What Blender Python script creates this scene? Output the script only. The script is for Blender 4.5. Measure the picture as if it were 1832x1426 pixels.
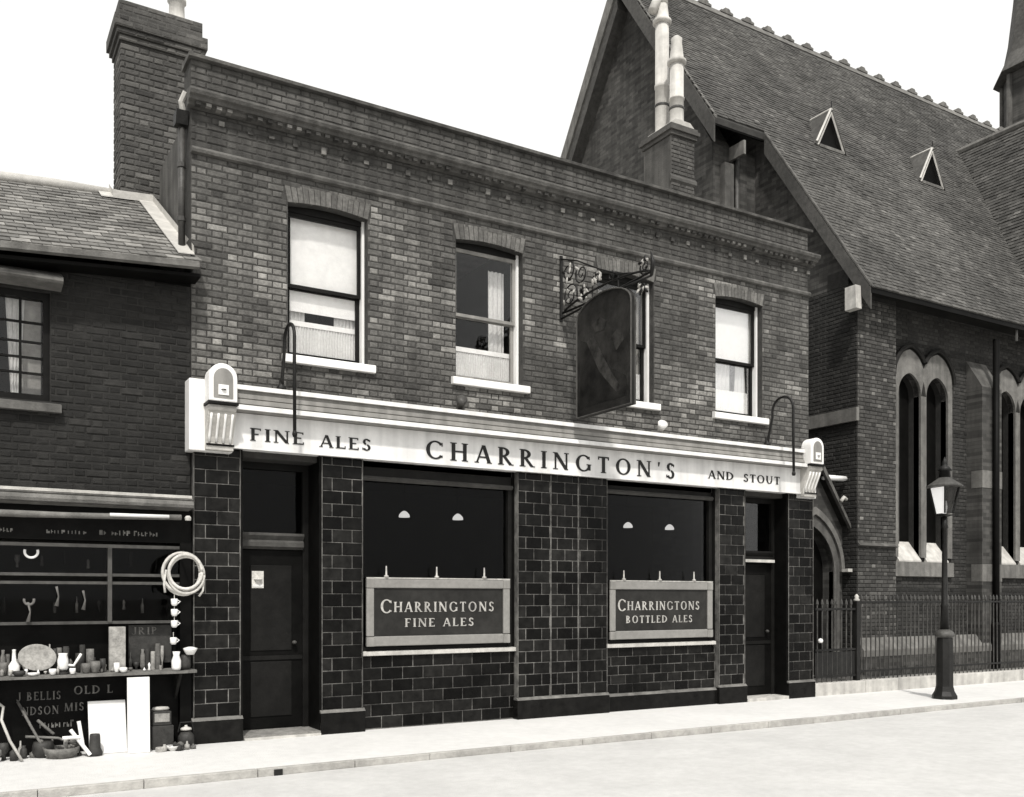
import bpy, math, random
from mathutils import Vector, Matrix, noise
random.seed(7)
R = math.radians
scene = bpy.context.scene
for o in list(bpy.data.objects):
    bpy.data.objects.remove(o, do_unlink=True)
COL = scene.collection

# ------------------------------------------------------------------ camera, sky, sun, exposure
CAM_D, CAM_H, YAW = 10.77, 1.6, R(30.83)
cam_data = bpy.data.cameras.new('camera')
cam = bpy.data.objects.new('camera', cam_data)
COL.objects.link(cam)
cam.location = (0, -CAM_D, CAM_H)
cam.rotation_euler = (R(90), 0, -YAW)
cam_data.sensor_width = 36
cam_data.lens = 36 * 1690 / 1832
cam_data.shift_y = (1070.3 - 713) / 1832
cam_data.clip_end = 2000
scene.camera = cam
scene.render.resolution_x, scene.render.resolution_y = 1024, 797

SUN_EL, SUN_AZ = 53, 26          # degrees; azimuth measured from the street normal towards the left
S = Vector((-math.sin(R(SUN_AZ)) * math.cos(R(SUN_EL)), -math.cos(R(SUN_AZ)) * math.cos(R(SUN_EL)), math.sin(R(SUN_EL))))
world = bpy.data.worlds.new('World')
scene.world = world
world.use_nodes = True
wn = world.node_tree
sky = wn.nodes.new('ShaderNodeTexSky')
sky.sky_type = 'NISHITA'
sky.sun_disc = False
sky.sun_elevation = R(SUN_EL)
sky.sun_rotation = math.atan2(S.x, S.y)
sky.dust_density = 6.0
sky.air_density = 1.3
bw = wn.nodes.new('ShaderNodeRGBToBW')      # the photograph is monochrome
tint = wn.nodes.new('ShaderNodeMix'); tint.data_type = 'RGBA'; tint.blend_type = 'MULTIPLY'; tint.inputs[0].default_value = 1
tint.inputs[7].default_value = (1, .99, .965, 1)
veil = wn.nodes.new('ShaderNodeMix'); veil.data_type = 'RGBA'; veil.inputs[0].default_value = .72   # thin even cloud over the whole sky
veil.inputs[7].default_value = (7.4, 7.36, 7.2, 1)
bg = wn.nodes['Background']
bg.inputs[1].default_value = 0.15
wn.links.new(sky.outputs[0], bw.inputs[0])
wn.links.new(bw.outputs[0], tint.inputs[6])
wn.links.new(tint.outputs[2], veil.inputs[6])
wn.links.new(veil.outputs[2], bg.inputs[0])

sun_data = bpy.data.lights.new('sun', 'SUN')
sun_data.energy = 3.0
sun_data.angle = R(3)
sun_data.color = (1, .97, .92)
sun = bpy.data.objects.new('sun', sun_data)
COL.objects.link(sun)
sun.location = (0, 0, 30)
sun.rotation_euler = S.to_track_quat('Z', 'Y').to_euler()
scene.view_settings.view_transform = 'Standard'
scene.view_settings.look = 'None'
scene.view_settings.exposure = 0.28
scene.view_settings.gamma = 1
scene.view_settings.use_curve_mapping = False

# ------------------------------------------------------------------ helpers
def grey(v, warm=1.0):
    return (v, v * (1 - .03 * warm), v * (1 - .09 * warm), 1)

MATS = {}
def mat(name, v, rough=.8, var=.25, scale=6.0, bump=.0, bscale=40.0, tone=False, spec=.3, warm=1.0, metal=0.0, coat=0.0,
        streak=0.0, emit=0.0):
    """Procedural grey material: two noise octaves of albedo change, optional per-piece tone, fine relief."""
    m = bpy.data.materials.new(name); m.use_nodes = True
    nt = m.node_tree; L = nt.links; b = nt.nodes['Principled BSDF']
    tc = nt.nodes.new('ShaderNodeTexCoord'); geo = nt.nodes.new('ShaderNodeNewGeometry')
    n1 = nt.nodes.new('ShaderNodeTexNoise'); n1.inputs['Scale'].default_value = scale; n1.inputs['Detail'].default_value = 5
    n1.inputs['Roughness'].default_value = .65
    L.new(geo.outputs['Position'], n1.inputs['Vector'])
    mr = nt.nodes.new('ShaderNodeMapRange')
    mr.inputs[1].default_value = .3; mr.inputs[2].default_value = .7
    mr.inputs[3].default_value = 1 - var; mr.inputs[4].default_value = 1 + var
    L.new(n1.outputs['Fac'], mr.inputs[0])
    fac = mr.outputs[0]
    def mul(a, c):
        q = nt.nodes.new('ShaderNodeMath'); q.operation = 'MULTIPLY'
        L.new(a, q.inputs[0]); L.new(c, q.inputs[1]); return q.outputs[0]
    n2 = nt.nodes.new('ShaderNodeTexNoise'); n2.inputs['Scale'].default_value = scale * .14; n2.inputs['Detail'].default_value = 3
    L.new(geo.outputs['Position'], n2.inputs['Vector'])
    m2 = nt.nodes.new('ShaderNodeMapRange'); m2.inputs[1].default_value = .32; m2.inputs[2].default_value = .68
    m2.inputs[3].default_value = 1 - var * .7; m2.inputs[4].default_value = 1 + var * .7
    L.new(n2.outputs['Fac'], m2.inputs[0]); fac = mul(fac, m2.outputs[0])
    if streak:
        mp = nt.nodes.new('ShaderNodeMapping'); mp.inputs['Scale'].default_value = (5, 5, .35)
        L.new(geo.outputs['Position'], mp.inputs[0])
        n3 = nt.nodes.new('ShaderNodeTexNoise'); n3.inputs['Scale'].default_value = 1.6; n3.inputs['Detail'].default_value = 4
        L.new(mp.outputs[0], n3.inputs['Vector'])
        m3 = nt.nodes.new('ShaderNodeMapRange'); m3.inputs[1].default_value = .35; m3.inputs[2].default_value = .65
        m3.inputs[3].default_value = 1 - streak; m3.inputs[4].default_value = 1 + streak * .6
        L.new(n3.outputs['Fac'], m3.inputs[0]); fac = mul(fac, m3.outputs[0])
    if tone:
        at = nt.nodes.new('ShaderNodeAttribute'); at.attribute_name = 'tone'
        fac = mul(fac, at.outputs['Fac'])
    vm = nt.nodes.new('ShaderNodeVectorMath'); vm.operation = 'SCALE'
    vm.inputs[0].default_value = grey(v, warm)[:3]
    L.new(fac, vm.inputs['Scale'])
    L.new(vm.outputs[0], b.inputs['Base Color'])
    b.inputs['Roughness'].default_value = rough
    b.inputs['Specular IOR Level'].default_value = spec
    b.inputs['Metallic'].default_value = metal
    b.inputs['Coat Weight'].default_value = coat
    b.inputs['Coat Roughness'].default_value = .08
    if emit:
        b.inputs['Emission Color'].default_value = grey(1, .5); b.inputs['Emission Strength'].default_value = emit
    if bump:
        nb = nt.nodes.new('ShaderNodeTexNoise'); nb.inputs['Scale'].default_value = bscale; nb.inputs['Detail'].default_value = 6
        L.new(geo.outputs['Position'], nb.inputs['Vector'])
        bp = nt.nodes.new('ShaderNodeBump'); bp.inputs['Strength'].default_value = bump; bp.inputs['Distance'].default_value = .02
        L.new(nb.outputs['Fac'], bp.inputs['Height']); L.new(bp.outputs[0], b.inputs['Normal'])
    MATS[name] = m
    return m

def glass_mat(name, refl=.6, dark=.0):
    m = bpy.data.materials.new(name); m.use_nodes = True
    nt = m.node_tree; L = nt.links
    nt.nodes.remove(nt.nodes['Principled BSDF'])
    tr = nt.nodes.new('ShaderNodeBsdfTransparent'); tr.inputs[0].default_value = (1 - dark, 1 - dark, 1 - dark, 1)
    gl = nt.nodes.new('ShaderNodeBsdfGlossy'); gl.inputs['Roughness'].default_value = .02; gl.inputs[0].default_value = (1, 1, 1, 1)
    geo = nt.nodes.new('ShaderNodeNewGeometry')
    nz = nt.nodes.new('ShaderNodeTexNoise'); nz.inputs['Scale'].default_value = 1.6
    L.new(geo.outputs['Position'], nz.inputs['Vector'])
    bp = nt.nodes.new('ShaderNodeBump'); bp.inputs['Strength'].default_value = .02; bp.inputs['Distance'].default_value = .05
    L.new(nz.outputs['Fac'], bp.inputs['Height']); L.new(bp.outputs[0], gl.inputs['Normal'])
    fr = nt.nodes.new('ShaderNodeFresnel'); fr.inputs[0].default_value = 1.45
    k = nt.nodes.new('ShaderNodeMath'); k.operation = 'MULTIPLY'; k.inputs[1].default_value = refl
    mx = nt.nodes.new('ShaderNodeMixShader')
    L.new(fr.outputs[0], k.inputs[0]); L.new(k.outputs[0], mx.inputs[0])
    L.new(tr.outputs[0], mx.inputs[1]); L.new(gl.outputs[0], mx.inputs[2])
    L.new(mx.outputs[0], nt.nodes['Material Output'].inputs[0])
    MATS[name] = m
    return m

def far_brick(name, v, axis):
    """Brickwork too far off to pick the bricks apart: colour and joints from the Brick Texture node."""
    m = mat(name, v, .9, .3, 3.0, .25, 60, streak=.2)
    nt = m.node_tree; L = nt.links; b = nt.nodes['Principled BSDF']
    geo = nt.nodes.new('ShaderNodeNewGeometry'); sp = nt.nodes.new('ShaderNodeSeparateXYZ'); cb = nt.nodes.new('ShaderNodeCombineXYZ')
    L.new(geo.outputs['Position'], sp.inputs[0])
    L.new(sp.outputs['XYZ'.index(axis)], cb.inputs[0]); L.new(sp.outputs[2], cb.inputs[1])
    br = nt.nodes.new('ShaderNodeTexBrick'); br.inputs['Scale'].default_value = 1
    br.inputs['Brick Width'].default_value = .225; br.inputs['Row Height'].default_value = .075
    br.inputs['Mortar Size'].default_value = .006; br.inputs['Bias'].default_value = 0
    br.inputs['Color1'].default_value = (.55, .55, .55, 1); br.inputs['Color2'].default_value = (1.4, 1.4, 1.4, 1)
    br.inputs['Mortar'].default_value = (.9, .9, .9, 1)
    L.new(cb.outputs[0], br.inputs[0])
    mx = nt.nodes.new('ShaderNodeMix'); mx.data_type = 'RGBA'; mx.blend_type = 'MULTIPLY'; mx.inputs[0].default_value = 1
    src = b.inputs['Base Color'].links[0].from_socket
    L.new(src, mx.inputs[6]); L.new(br.outputs[0], mx.inputs[7]); L.new(mx.outputs[2], b.inputs['Base Color'])
    return m

WPOS = {}                           # world position of every object with children
def wpos(o):
    return WPOS[o.name] if o is not None else Vector((0, 0, 0))

class MB:
    """Collects shapes in world coordinates and links them as ONE mesh object."""
    def __init__(self): self.v, self.f, self.t = [], [], []
    def add(self, vs, fs, tone=1.0):
        n = len(self.v); self.v += [tuple(p) for p in vs]
        for f in fs: self.f.append([i + n for i in f]); self.t.append(tone)
        return self
    def box(self, x0, x1, y0, y1, z0, z1, tone=1.0):
        vs = [(x, y, z) for x in (x0, x1) for y in (y0, y1) for z in (z0, z1)]
        return self.add(vs, [(0, 1, 3, 2), (4, 6, 7, 5), (0, 4, 5, 1), (2, 3, 7, 6), (0, 2, 6, 4), (1, 5, 7, 3)], tone)
    def prism(self, poly, axis, a, b, tone=1.0):
        """poly: 2D outline in the plane across axis (x: (y,z), y: (x,z), z: (x,y))"""
        def P(p, t):
            return {'x': (t, p[0], p[1]), 'y': (p[0], t, p[1]), 'z': (p[0], p[1], t)}[axis]
        n = len(poly)
        vs = [P(p, a) for p in poly] + [P(p, b) for p in poly]
        fs = [tuple(range(n)), tuple(range(2 * n - 1, n - 1, -1))] + [(i, i + n, (i + 1) % n + n, (i + 1) % n) for i in range(n)]
        return self.add(vs, fs, tone)
    def tube(self, pts, r, n=8, tone=1.0):
        pts = [Vector(p) for p in pts]; m = len(pts)
        rs = r if isinstance(r, (list, tuple)) else [r] * m
        vs, fs = [], []; up = None
        for i, p in enumerate(pts):
            d = (pts[min(i + 1, m - 1)] - pts[max(i - 1, 0)]).normalized()
            if up is None:
                up = Vector((0, 0, 1)) if abs(d.z) < .9 else Vector((1, 0, 0))
            s = d.cross(up)
            if s.length < 1e-4: s = d.cross(Vector((1, .2, 0)))
            s.normalize(); up = s.cross(d).normalized()
            for k in range(n):
                a = 2 * math.pi * k / n
                vs.append(p + (s * math.cos(a) + up * math.sin(a)) * rs[i])
        for i in range(m - 1):
            for k in range(n):
                fs.append((i * n + k, i * n + (k + 1) % n, (i + 1) * n + (k + 1) % n, (i + 1) * n + k))
        fs += [tuple(range(n - 1, -1, -1)), tuple(range((m - 1) * n, m * n))]
        return self.add(vs, fs, tone)
    def lathe(self, prof, c, n=20, rot=0.0, sx=1.0, sy=1.0, tone=1.0):
        vs, fs = [], []
        for r, z in prof:
            for k in range(n):
                a = 2 * math.pi * k / n + rot
                vs.append((c[0] + math.cos(a) * r * sx, c[1] + math.sin(a) * r * sy, c[2] + z))
        for i in range(len(prof) - 1):
            for k in range(n):
                fs.append((i * n + k, i * n + (k + 1) % n, (i + 1) * n + (k + 1) % n, (i + 1) * n + k))
        fs += [tuple(range(n - 1, -1, -1)), tuple(range((len(prof) - 1) * n, len(prof) * n))]
        return self.add(vs, fs, tone)
    def blob(self, c, rx, ry, rz, n=8, m=5, rot=None, tone=1.0):
        c = Vector(c); vs, fs = [], []
        for i in range(m + 1):
            t = math.pi * i / m
            for k in range(n):
                a = 2 * math.pi * k / n
                p = Vector((rx * math.sin(t) * math.cos(a), ry * math.sin(t) * math.sin(a), rz * math.cos(t)))
                if rot is not None: p = rot @ p
                vs.append(c + p)
        for i in range(m):
            for k in range(n):
                fs.append((i * n + k, (i + 1) * n + k, (i + 1) * n + (k + 1) % n, i * n + (k + 1) % n))
        return self.add(vs, fs, tone)
    def mesh(self, name, m, origin, smooth=False):
        me = bpy.data.meshes.new(name)
        o = Vector(origin)
        me.from_pydata([tuple(Vector(p) - o) for p in self.v], [], self.f)
        at = me.attributes.new('tone', 'FLOAT', 'FACE')
        at.data.foreach_set('value', self.t)
        me.materials.append(MATS[m])
        if smooth:
            me.polygons.foreach_set('use_smooth', [True] * len(me.polygons))
        me.update()
        return me
    def build(self, name, m, parent=None, smooth=False, kind=None, label=None, cat=None, group=None, bevel=0.0, base=False):
        xs = [p[0] for p in self.v]; ys = [p[1] for p in self.v]; zs = [p[2] for p in self.v]
        org = Vector(((min(xs) + max(xs)) / 2, (min(ys) + max(ys)) / 2, min(zs) if base else (min(zs) + max(zs)) / 2))
        ob = bpy.data.objects.new(name, self.mesh(name, m, org, smooth))
        COL.objects.link(ob)
        ob.parent = parent
        ob.location = org - wpos(parent)
        WPOS[ob.name] = org
        if smooth == 'auto':
            pass
        if bevel:
            bv = ob.modifiers.new('bevel', 'BEVEL'); bv.width = bevel; bv.segments = 2; bv.limit_method = 'ANGLE'
        tag(ob, label, cat, group, kind)
        return ob

def tag(o, label=None, cat=None, group=None, kind=None):
    if label: o['label'] = label
    if cat: o['category'] = cat
    if group: o['group'] = group
    if kind: o['kind'] = kind
    return o

def thing(name, loc, label, cat, group=None):
    o = bpy.data.objects.new(name, None); COL.objects.link(o)
    o.empty_display_size = .2
    o.location = loc; WPOS[o.name] = Vector(loc)
    return tag(o, label, cat, group)

def place(name, me, loc, parent, rot=None):
    """a copy of shared mesh data as an object of its own"""
    o = bpy.data.objects.new(name, me); COL.objects.link(o)
    o.parent = parent; o.location = Vector(loc) - wpos(parent)
    if rot: o.rotation_euler = rot
    return o

# ---- lettering: roman capitals with thick and thin strokes and small serifs, as polygons in a unit-height cell
TK, TN = .175, .085
def seg(p, q, w):
    d = Vector((q[0] - p[0], q[1] - p[1]))
    if abs(d.y) > abs(d.x) * .4:           # slanted and upright strokes are cut level at the ends
        return [(p[0] - w / 2, p[1]), (p[0] + w / 2, p[1]), (q[0] + w / 2, q[1]), (q[0] - w / 2, q[1])]
    return [(p[0], p[1] - w / 2), (q[0], q[1] - w / 2), (q[0], q[1] + w / 2), (p[0], p[1] + w / 2)]
def serif(x, y, w=.26):
    return [(x - w / 2, y), (x + w / 2, y), (x + w / 2, y + .05), (x - w / 2, y + .05)]
def arc(cx, cy, rx, ry, a0, a1, wt=TK, wn=TN, n=16):
    out = []
    for i in range(n):
        ps = []
        for t in (i / n, (i + 1) / n):
            a = R(a0 + (a1 - a0) * t); w = wn + (wt - wn) * math.cos(a) ** 2
            ps.append(((cx + rx * math.cos(a), cy + ry * math.sin(a)), (cx + (rx - w) * math.cos(a), cy + (ry - w) * math.sin(a))))
        out.append([ps[0][0], ps[1][0], ps[1][1], ps[0][1]])
    return out
def stem(x, w=TK): return [seg((x, 0), (x, 1), w), serif(x, 0, w + .13), serif(x, .95, w + .13)]
GLYPH = {
 'I': (.32, lambda: stem(.16)),
 'F': (.62, lambda: stem(.14) + [seg((.14, .955), (.56, .955), TN), seg((.14, .52), (.44, .52), TN), seg((.54, .82), (.54, .99), .05)]),
 'E': (.66, lambda: stem(.14) + [seg((.14, .955), (.58, .955), TN), seg((.14, .52), (.46, .52), TN), seg((.14, .045), (.6, .045), TN), seg((.56, .82), (.56, .99), .05), seg((.59, .0), (.59, .2), .05)]),
 'L': (.64, lambda: stem(.14) + [seg((.14, .045), (.58, .045), TN), seg((.57, .0), (.57, .22), .05)]),
 'T': (.74, lambda: stem(.37)[:2] + [seg((.06, .955), (.68, .955), TN), seg((.08, .8), (.08, .99), .05), seg((.66, .8), (.66, .99), .05)]),
 'H': (.88, lambda: stem(.16) + stem(.72) + [seg((.16, .52), (.72, .52), TN)]),
 'N': (.92, lambda: [seg((.14, 0), (.14, 1), TN), seg((.14, 1), (.76, 0), TK * 1.15), seg((.76, 0), (.76, 1), TN), serif(.14, 0), serif(.76, .95), serif(.1, .95, .2)]),
 'A': (.86, lambda: [seg((.1, 0), (.42, 1), TN), seg((.44, 1), (.74, 0), TK), seg((.22, .33), (.62, .33), TN), serif(.1, 0, .22), serif(.74, 0)]),
 'M': (1.04, lambda: [seg((.12, 0), (.16, 1), TN), seg((.18, 1), (.5, .0), TK), seg((.5, 0), (.84, 1), TN), seg((.86, 0), (.86, 1), TK), serif(.12, 0), serif(.86, 0)]),
 'O': (.98, lambda: arc(.48, .5, .44, .51, 0, 360, n=28)),
 'C': (.86, lambda: arc(.48, .5, .44, .51, 42, 318, n=22) + [seg((.8, .72), (.8, .92), .05), seg((.8, .1), (.8, .22), .05)]),
 'G': (.94, lambda: arc(.48, .5, .44, .51, 42, 318, n=22) + [seg((.8, .72), (.8, .92), .05), seg((.8, .08), (.8, .42), TK * .9), serif(.79, .4)]),
 'S': (.62, lambda: arc(.3, .745, .23, .265, 25, 262, TK * .9, TN * 1.3, 14) + arc(.3, .27, .25, .28, 82, -158, TK * .9, TN * 1.3, 14) + [seg((.5, .76), (.5, .93), .05), seg((.06, .06), (.06, .24), .05)]),
 'D': (.88, lambda: stem(.15) + arc(.2, .5, .62, .5, -90, 90)),
 'R': (.8, lambda: stem(.14) + arc(.22, .73, .36, .27, -90, 90) + [seg((.18, .5), (.24, .5), TN), seg((.3, .5), (.66, 0), TK), serif(.68, 0, .24)]),
 'P': (.66, lambda: stem(.14) + arc(.22, .73, .36, .27, -90, 90)),
 'B': (.74, lambda: stem(.14) + arc(.2, .75, .34, .25, -90, 90) + arc(.2, .26, .42, .26, -90, 90)),
 'U': (.9, lambda: [seg((.15, .35), (.15, 1), TK), seg((.73, .35), (.73, 1), TN), serif(.15, .95), serif(.73, .95, .22)] + arc(.435, .38, .33, .39, 180, 360)),
 'J': (.46, lambda: [seg((.3, .2), (.3, 1), TK), serif(.3, .95)] + arc(.12, .2, .265, .22, 190, 360)),
 "'": (.24, lambda: [[(.08, .99), (.2, .99), (.13, .72), (.09, .72)]]),
 ' ': (.42, lambda: []),
 '&': (.8, lambda: arc(.3, .74, .2, .25, 0, 360, n=16) + arc(.32, .27, .3, .28, 60, 360, n=16) + [seg((.2, .6), (.72, 0), TN)]),
 'W': (1.1, lambda: [seg((.08, 1), (.32, 0), TK), seg((.32, 0), (.54, 1), TN), seg((.54, 1), (.78, 0), TK), seg((.78, 0), (1.0, 1), TN)]),
}
def text(s, x0, x1, z0, h, y, m, parent, gap=.14, first=1.0, depth=.006, fade=None):
    """each letter a thin raised mesh of its own on the plane y, from x0 to x1"""
    ws = [GLYPH[c][0] * (first if i == 0 else 1) + gap for i, c in enumerate(s)]
    k = (x1 - x0) / (sum(ws) - gap)
    x = x0
    for i, c in enumerate(s):
        sc = first if i == 0 else 1.0
        mb = MB()
        for p in GLYPH[c][1]():
            area = sum(p[j][0] * p[(j + 1) % len(p)][1] - p[(j + 1) % len(p)][0] * p[j][1] for j in range(len(p)))
            q = [(x + u * k * sc, z0 + v * h * sc - (sc - 1) * h * .3) for u, v in (p if area < 0 else p[::-1])]
            mb.prism(q, 'y', y - depth - .0001 * random.random(), y + .002)
        if mb.v: mb.build('letter', m, parent)
        x += ws[i] * k

# ---- brick and tile laying
def jit(a): return random.uniform(-a, a)
def piece(mb, x0, x1, z0, z1, front, back, tone, ch=.009, face='y', wob=.003):
    """one chamfered brick; face 'y' looks to -Y, face 'x' looks to -X; front < back"""
    f = front + jit(wob)
    o = [(x0, z0), (x1, z0), (x1, z1), (x0, z1)]
    i = [(x0 + ch + jit(wob), z0 + ch + jit(wob)), (x1 - ch + jit(wob), z0 + ch + jit(wob)), (x1 - ch + jit(wob), z1 - ch + jit(wob)), (x0 + ch + jit(wob), z1 - ch + jit(wob))]
    vs = [(a, f, b) for a, b in i] + [(a, f + ch * .8, b) for a, b in o] + [(a, back, b) for a, b in o]
    if face == 'x': vs = [(b, a, c) for a, b, c in vs]
    fs = [(0, 1, 2, 3)]
    for k in range(4):
        n = (k + 1) % 4
        fs += [(k, 4 + k, 4 + n, n), (4 + k, 8 + k, 8 + n, 4 + n)]
    if face == 'x': fs = [q[::-1] for q in fs]
    mb.add(vs, fs, tone)

def lay(a0, a1, z0, z1, course=.075, st=.2275, joint=.012, holes=(), bond='flemish', off=0.0):
    """the bricks of a wall: (a0, a1, z0, z1) rectangles, cut at holes (functions z -> list of (a,b))"""
    out = []; n = 0; z = z0
    while z < z1 - .02:
        zt = min(z + course, z1)
        cuts = []
        for hfun in holes: cuts += hfun((z + zt) / 2)
        a = a0 - off; k = n % 2
        if bond == 'flemish':
            a -= 0 if n % 2 == 0 else st * .75
            seq = [st, st / 2]
        else:
            a -= 0 if n % 2 == 0 else st / 2
            seq = [st]
        i = 0
        while a < a1:
            w = seq[i % len(seq)]; i += 1
            segs = [(max(a, a0), min(a + w, a1))]
            for c0, c1 in cuts:
                ns = []
                for s0, s1 in segs:
                    if c1 <= s0 or c0 >= s1: ns.append((s0, s1)); continue
                    if c0 > s0: ns.append((s0, c0))
                    if c1 < s1: ns.append((c1, s1))
                segs = ns
            for s0, s1 in segs:
                if s1 - s0 > .035: out.append((s0 + joint / 2, s1 - joint / 2, z + joint / 2, zt - joint / 2))
            a += w
        z += course; n += 1
    return out

def brick_tone(x, z):
    base = random.uniform(.68, 1.12)
    q = random.random()
    if q < .10: base *= 1.5
    elif q < .2: base *= .72
    return base

SHARED = {}
def shared_piece(m, w, h, depth, tone, face='y', ch=.006, tag_=''):
    w = round(w / .005) * .005
    key = (m, round(w, 3), round(h, 3), depth, tone, face, tag_)
    if key not in SHARED:
        mb = MB(); piece(mb, -w / 2, w / 2, -h / 2, h / 2, 0, depth, tone, ch, face)
        SHARED[key] = mb.mesh(tag_ or 'brick', m, (0, 0, 0))
    return SHARED[key]

def brick_field(bricks, front, depth, m, parent, singles, name, rest_name, face='y', tones=brick_tone, ch=.009, visible=lambda a, z: True):
    """the nearest 'singles' bricks become objects of their own, the rest one part of kind stuff"""
    camp = Vector((0, -CAM_D, CAM_H))
    def dist(b):
        p = Vector(((b[0] + b[1]) / 2, front, (b[2] + b[3]) / 2)) if face == 'y' else Vector((front, (b[0] + b[1]) / 2, (b[2] + b[3]) / 2))
        return (p - camp).length - (b[1] - b[0]) * 2
    near = sorted([b for b in bricks if visible((b[0] + b[1]) / 2, (b[2] + b[3]) / 2)], key=dist)[:singles]
    chosen = set(near); rest = MB()
    steps = [.4, .5, .6, .7, .8, .9, 1.0, 1.15, 1.3, 1.6, 2.0]
    for b in bricks:
        t = tones((b[0] + b[1]) / 2, (b[2] + b[3]) / 2)
        if b in chosen:
            t = min(steps, key=lambda s: abs(s - t))
            me = shared_piece(m, b[1] - b[0], b[3] - b[2], depth, t, face, ch, name)
            c = ((b[0] + b[1]) / 2, front + jit(.002), (b[2] + b[3]) / 2)
            place(name, me, c if face == 'y' else (c[1], c[0], c[2]), parent)
        else:
            piece(rest, b[0], b[1], b[2], b[3], front, front + depth, t, ch, face)
    if rest.v:
        r = rest.build(rest_name, m, parent, kind='stuff')
        return r

# ------------------------------------------------------------------ materials
mat('brick', .118, .9, .32, 26, .5, 90, tone=True, streak=.18)
mat('brick_frieze', .085, .9, .3, 5, .5, 90, tone=True, streak=.35)
mat('brick_dark', .017, .9, .3, 14, .5, 90, tone=True)
mat('brick_church', .035, .9, .25, 12, .5, 90, tone=True)  # dark base carries the eave shadow; pier bricks are toned up as sunlit
mat('brick_chimney', .075, .9, .25, 14, .5, 90, tone=True)
mat('mortar', .045, .95, .3, 10, .6, 80)
mat('mortar_dark', .022, .95, .3, 10, .6, 80)
mat('mortar_frieze', .06, .95, .3, 10, .6, 80, streak=.3)
mat('render_grey', .075, .9, .3, 3, .4, 60, streak=.3)
mat('glaze', .007, .22, .5, 9, .06, 14, tone=True, spec=.1)
mat('grout', .105, .9, .6, 9, .3, 70)
mat('stone_light', .42, .85, .18, 8, .3, 60, streak=.15)
mat('stone_grey', .135, .9, .25, 6, .5, 50, streak=.25)
mat('stone_dark', .085, .9, .3, 6, .5, 50, streak=.3)
mat('white_paint', .74, .5, .06, 5, .06, 30, streak=.06, warm=.4)
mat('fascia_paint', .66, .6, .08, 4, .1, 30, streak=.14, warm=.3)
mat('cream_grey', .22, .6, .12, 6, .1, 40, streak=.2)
mat('dark_paint', .009, .5, .3, 8, .08, 40, spec=.1)
mat('black_paint', .0045, .5, .3, 8, .05, 40, spec=.06)
mat('letter_black', .008, .5, .1, 8)
mat('letter_silver', .34, .4, .3, 24, metal=0)
mat('letter_faded', .13, .7, .5, 18)
mat('iron', .010, .5, .4, 14, .25, 60, spec=.22)
mat('iron_grey', .05, .5, .4, 10, .25, 60)
mat('lead', .42, .6, .2, 6, .2, 30)
mat('tile_roof', .071, .9, .35, 9, .5, 60, tone=True)
mat('tile_shop', .17, .85, .25, 14, .5, 60, tone=True)
mat('slate_base', .03, .95, .3, 8, .2, 40)
mat('wood_dark', .015, .6, .4, 10, .2, 40, spec=.1)
mat('timber', .055, .8, .3, 10, .3, 40)
mat('plaster_int', .05, .9, .2, 3)
mat('cloth_white', .82, .9, .06, 12, .2, 50, warm=.4)
mat('cloth_net', .62, .95, .1, 30, .2, 120, warm=.4)
mat('cloth_grey', .3, .95, .2, 12, .2, 80)
mat('mirror_frame', .20, .32, .12, 20, .1, 30, spec=.6)
mat('sign_panel', .022, .4, .3, 8, .03, 20, spec=.15)
mat('sign_picture', .026, .6, .75, 2.6, .1, 20, spec=.1)
mat('sign_dim', .016, .6, .7, 5, .1, 20, spec=.1)
mat('sign_pale', .029, .6, .7, 7, .1, 20, spec=.1)
mat('pot_clay', .45, .75, .18, 5, .2, 40, streak=.15)
mat('pavement', .56, .9, .06, 7, .4, 70, warm=.35)
mat('road', .49, .92, .075, 9, .6, 130, warm=.35)
mat('earth', .2, .95, .2, .5, .3, 20)
mat('kerb', .34, .9, .22, 9, .4, 50)
mat('ceramic', .72, .3, .06, 8, spec=.5, warm=.4)
mat('ceramic_grey', .26, .5, .35, 26, .2, 60)
mat('clutter_dark', .03, .6, .4, 16, .2, 40)
mat('clutter_mid', .12, .7, .4, 20, .3, 40)
mat('board_white', .70, .7, .05, 4, .05, 30, warm=.3)
mat('rope', .50, .8, .25, 26, .4, 90)
mat('lamp_glow', .8, .4, .02, 5, emit=1.4)
mat('lantern_added_glow', .9, .12, .03, 6, warm=.2, spec=.8, emit=.35)  # white colour and added glow stand in for sky reflected in the unlit lantern
mat('paper', .62, .8, .3, 24)
mat('step_tile', .20, .8, .35, 12, .2, 40)
far_brick('brick_far_x', .052, 'X')
far_brick('brick_far_y', .050, 'Y')
glass_mat('glass', .45)
glass_mat('glass_dark', .2, .4)

# ------------------------------------------------------------------ ground
MB().add([(-700, -700, -.14), (700, -700, -.14), (700, 700, -.14), (-700, 700, -.14)], [(0, 1, 2, 3)]).build('ground', 'earth', kind='structure')
KERB_Y = -1.98
road = MB()
NX, NY = 90, 24
for j in range(NY + 1):
    for i in range(NX + 1):
        x = -30 + 120 * i / NX; y = KERB_Y - .02 - 11.5 * j / NY
        cam_fall = .035 * math.sin(math.pi * j / NY)
        road.v.append((x, y, -.068 + cam_fall + .006 * math.sin(x * .7 + y)))
for j in range(NY):
    for i in range(NX):
        a = j * (NX + 1) + i
        road.f.append([a, a + NX + 1, a + NX + 2, a + 1]); road.t.append(1)
road.build('road', 'road', kind='structure', smooth=True)
MB().box(-30, 90, KERB_Y + .062, 1.6, -.3, 0).build('pavement', 'pavement', kind='structure')
kerb = MB().box(-30, 90, KERB_Y - .0, KERB_Y + .055, -.3, -.03).build('kerb', 'mortar_frieze', kind='structure')
x = -6.3
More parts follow.
